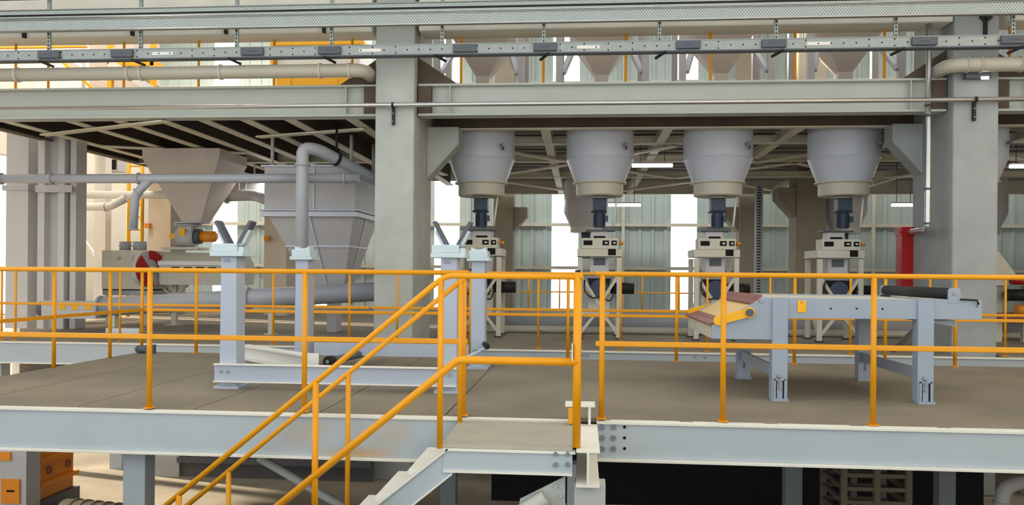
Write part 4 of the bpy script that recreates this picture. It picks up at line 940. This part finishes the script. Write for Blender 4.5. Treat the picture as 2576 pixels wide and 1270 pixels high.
# upper gallery things left
Yg = 16.5
gl = thing('filter_unit', 'white filter unit in a yellow frame on the mezzanine beside the column', 'filter', P(790, 215, Yg))
MB().box(P(697, 192, Yg + .05), P(905, 60, Yg + .05) + V((0, 1.0, 0)), white).build('body', gl)
fb = MB().box(P(694, 216, Yg - .05), P(890, 191, Yg - .05) + V((0, .3, 0)), yel2).build('lower_beam', gl)
for px in (728, 845): MB().box(P(px - 3, 216, Yg - .08), P(px + 3, 196, Yg - .08) + V((0, .03, 0)), yel2).build('rib', fb)
MB().box(P(680, 114, Yg - .05), P(915, 102, Yg - .05) + V((0, .3, 0)), yel2).build('upper_beam', gl); MB().box(P(680, 190, Yg - .04), P(692, 60, Yg - .04) + V((0, .25, 0)), yel2).build('post', gl)
zz_ = P(690, 192, Yg).z
for px in (700, 880): MB().box((X(px, Yg, 190) - .05, Yg + .3, ZM1 - .02), (X(px, Yg, 190) + .05, Yg + .4, zz_), yel2).build('leg', gl)
gs = thing('access_stair', 'yellow access stair and landing on the mezzanine above the long pipe', 'stair', P(330, 215, Yg))
MB().box(P(270, 166, Yg), P(386, 150, Yg) + V((0, .9, 0)), yel2).build('landing', gs)
for px in (275, 383): MB().box((X(px, Yg, 150) - .05, Yg, ZM1 - .02), (X(px, Yg, 150) + .05, Yg + .1, Z(px, 95, Yg)), yel2).build('post', gs)
for yy in (Yg, Yg + .8): MB().bar(P(275, 158, Yg) + V((0, yy - Yg, 0)), P(420, 250, Yg) + V((0, yy - Yg, 0)) , .04, .16, white).build('stringer', gs)
MB().bar(P(160, 158, Yg), P(235, 225, Yg), .05, .06, yel2).build('handrail', gs); MB().box(P(-60, 122, Yg), P(215, 114, Yg) + V((0, .1, 0)), yel2).build('upper_rail', gs)
gb = thing('grey_bin', 'grey beige bin on the mezzanine behind the access stair', 'bin', (X(240, 18.6, 200), 18.6, ZM1))
MB().box((X(185, 18, 180), 18.6, Z(240, 205, 18)), (X(300, 18, 180), 19.8, Z(240, 60, 18)), hopw).build('body', gb)
for px in (195, 232, 290): MB().box((X(px, 18, 200) - .09, 18.6, ZM1 - .02), (X(px, 18, 200) + .09, 18.8, Z(240, 205, 18)), hop).build('leg', gb)
MB().bar(P(160, 150, 17.6), P(300, 235, 17.6), .06, .12, hopw).build('brace', gb)
# vertical perforated tray and wall handle
m_ = MB().box((X(1899, 22), 22, ZD), (X(1918, 22), 22.06, ZM0 + .1), sheet); z_ = ZD + .05
while z_ < ZM0: m_.box((X(1904, 22), 21.996, z_), (X(1913, 22), 22.0, z_ + .03), hole); z_ += .075
o = m_.build('cable_ladder', None, 0, (X(1907, 22), 22, ZD)); tag(o, 'vertical perforated cable tray in front of a far column', 'cable tray')
# machine beyond the downpipe column
ex = thing('extruder_line', 'ivory machine bed with dark motors past the downpipe column', 'machine', (X(2600, 14.5), 14.5, ZD))
Yx = 14.3
MB().box((X(2500, Yx), Yx, Z(2540, 718, Yx)), (X(2700, Yx), Yx + .8, Z(2540, 690, Yx)), ivory).build('bed', ex)
MB().prism([P(2495, 690, Yx), P(2556, 690, Yx), P(2512, 632, Yx), P(2495, 632, Yx)], (0, .6, 0), ivory).build('feed_hopper', ex)
MB().cyl(P(2530, 742, Yx), P(2640, 742, Yx), .1, black, n=18).build('motor', ex); MB().box(P(2520, 805, Yx), P(2700, 790, Yx) + V((0, .6, 0)), brick).build('base', ex)
for px in (2530, 2600): MB().box((X(px, Yx) - .05, Yx + .2, ZD), (X(px, Yx) + .05, Yx + .3, Z(px, 718, Yx)), ivory).build('leg', ex)
MB().cyl(P(2545, 705, Yx - .1), P(2600, 705, Yx - .1), .07, red, n=14).build('guard', ex); MB().cyl(P(2555, 780, Yx - .1), P(2600, 780, Yx - .1), .09, orange, n=14).build('gear', ex)

# ================================================================== UNDER THE PLATFORM
oc = thing('orange_cabinet', 'orange steel cabinet with oval handles on the ground under the platform', 'cabinet', (-7.1, 10.0, 0))
xo = X(97, 9.6, 1200); yo0, yo1 = 9.6, 10.3; zo = lambda py: Z(97, py, yo0)
MB().box((xo - .7, yo0, .2), (xo, yo1, 1.28), orange).build('body', oc, .01)
for py in (1162, 1222): MB().box((xo - .72, yo0 - .02, zo(py + 5)), (xo + .05, yo1 + .05, zo(py - 5)), orange).build('ledge', oc)
for yy in (yo0 + .2, yo1 - .12):
    m_ = MB(); c = V((xo + .002, yy, zo(1192))); m_.lathe(c, [(.03, 0), (.055, 0), (.055, .012), (.03, .012), (.03, 0)], brick, 20, (1, 0, 0)); m_.build('handle', oc)
MB().box((xo - .75, yo0 - .05, 0), (xo + .06, yo1 + .05, .2), dark).build('plinth', oc)
gp = thing('process_machine', 'grey machine frame with an orange slotted panel below the deck', 'machine', G(30, 1300, 0))
Yp = 9.3
MB().box((X(-60, Yp, 1200), Yp, 0), (X(66, Yp, 1200), Yp + .26, 1.25), hop).build('body', gp)
m_ = MB().box(P(2, 1266, Yp - .02), P(49, 1206, Yp - .02) + V((0, .02, 0)), orange); pn = m_.build('panel', gp); MB().box(P(16, 1237, Yp - .025), P(35, 1233, Yp - .025) + V((0, .006, 0)), hole).build('slot', pn)
MB().box(P(-40, 1157, Yp - .02), P(26, 1138, Yp - .02) + V((0, .02, 0)), orange).build('panel', gp)
o = thing('ribbed_hose', 'sand coloured ribbed hose lying on the ground by the platform leg', 'hose', G(240, 1290, 0))
a, b = P(165, 1272, 9.2), P(345, 1276, 9.0); a.z = b.z = .19
m_ = MB().cyl(a, b, .17, sand, n=24)
for k in range(1, 7): c = a + (b - a) * (k / 7); d = (b - a).normalized(); m_.cyl(c - d * .02, c + d * .02, .185, sand, n=24)
m_.build('hose', o)
o = thing('steel_rack', 'dark ivory steel storage rack on the ground in the shade under the platform', 'rack', (X(2190, 8.6, 1240), 8.6, 0))
Yk = 8.6
for px in (2122, 2205, 2285):
    for yy in (Yk, Yk + .7): MB().box((X(px, Yk, 1230) - .03, yy - .03, 0), (X(px, Yk, 1230) + .03, yy + .03, Z(px, 1160, Yk)), concb).build('upright', o)
for py in (1196, 1230, 1264, 1300):
    for yy in (Yk, Yk + .7): MB().box((X(2122, Yk, 1230), yy - .02, Z(2200, py + 5, Yk)), (X(2285, Yk, 1230), yy + .02, Z(2200, py - 5, Yk)), concb).build('crossbar', o)
    for px in (2122, 2285): MB().box((X(px, Yk, 1230) - .02, Yk, Z(2200, py + 5, Yk)), (X(px, Yk, 1230) + .02, Yk + .7, Z(2200, py - 5, Yk)), concb).build('side_bar', o)
o = thing('pipe_elbow', 'white pipe elbow rising from the ground below the platform end', 'pipe', G(2530, 1330, 0))
Ye = 8.4; MB().tube([(X(2522, Ye, 1250), Ye, 0), (X(2522, Ye, 1250), Ye, Z(2525, 1226, Ye)), (X(2522, Ye, 1250) + .6, Ye + .2, Z(2525, 1226, Ye) + .12)], .07, white, .12).build('pipe', o); collar(o, (X(2522, Ye, 1250), Ye, Z(2525, 1265, Ye)), (0, 0, 1), .09, .03, white)
o = tag(MB().box((X(930, 12.0, 1200), 11.98, 0), (X(1062, 12.0, 1200), 12.9, .0 + .02), conc).build('concrete_footing', None, 0, (X(1000, 12), 12.4, 0)), 'concrete footing at the foot of the column', 'footing')
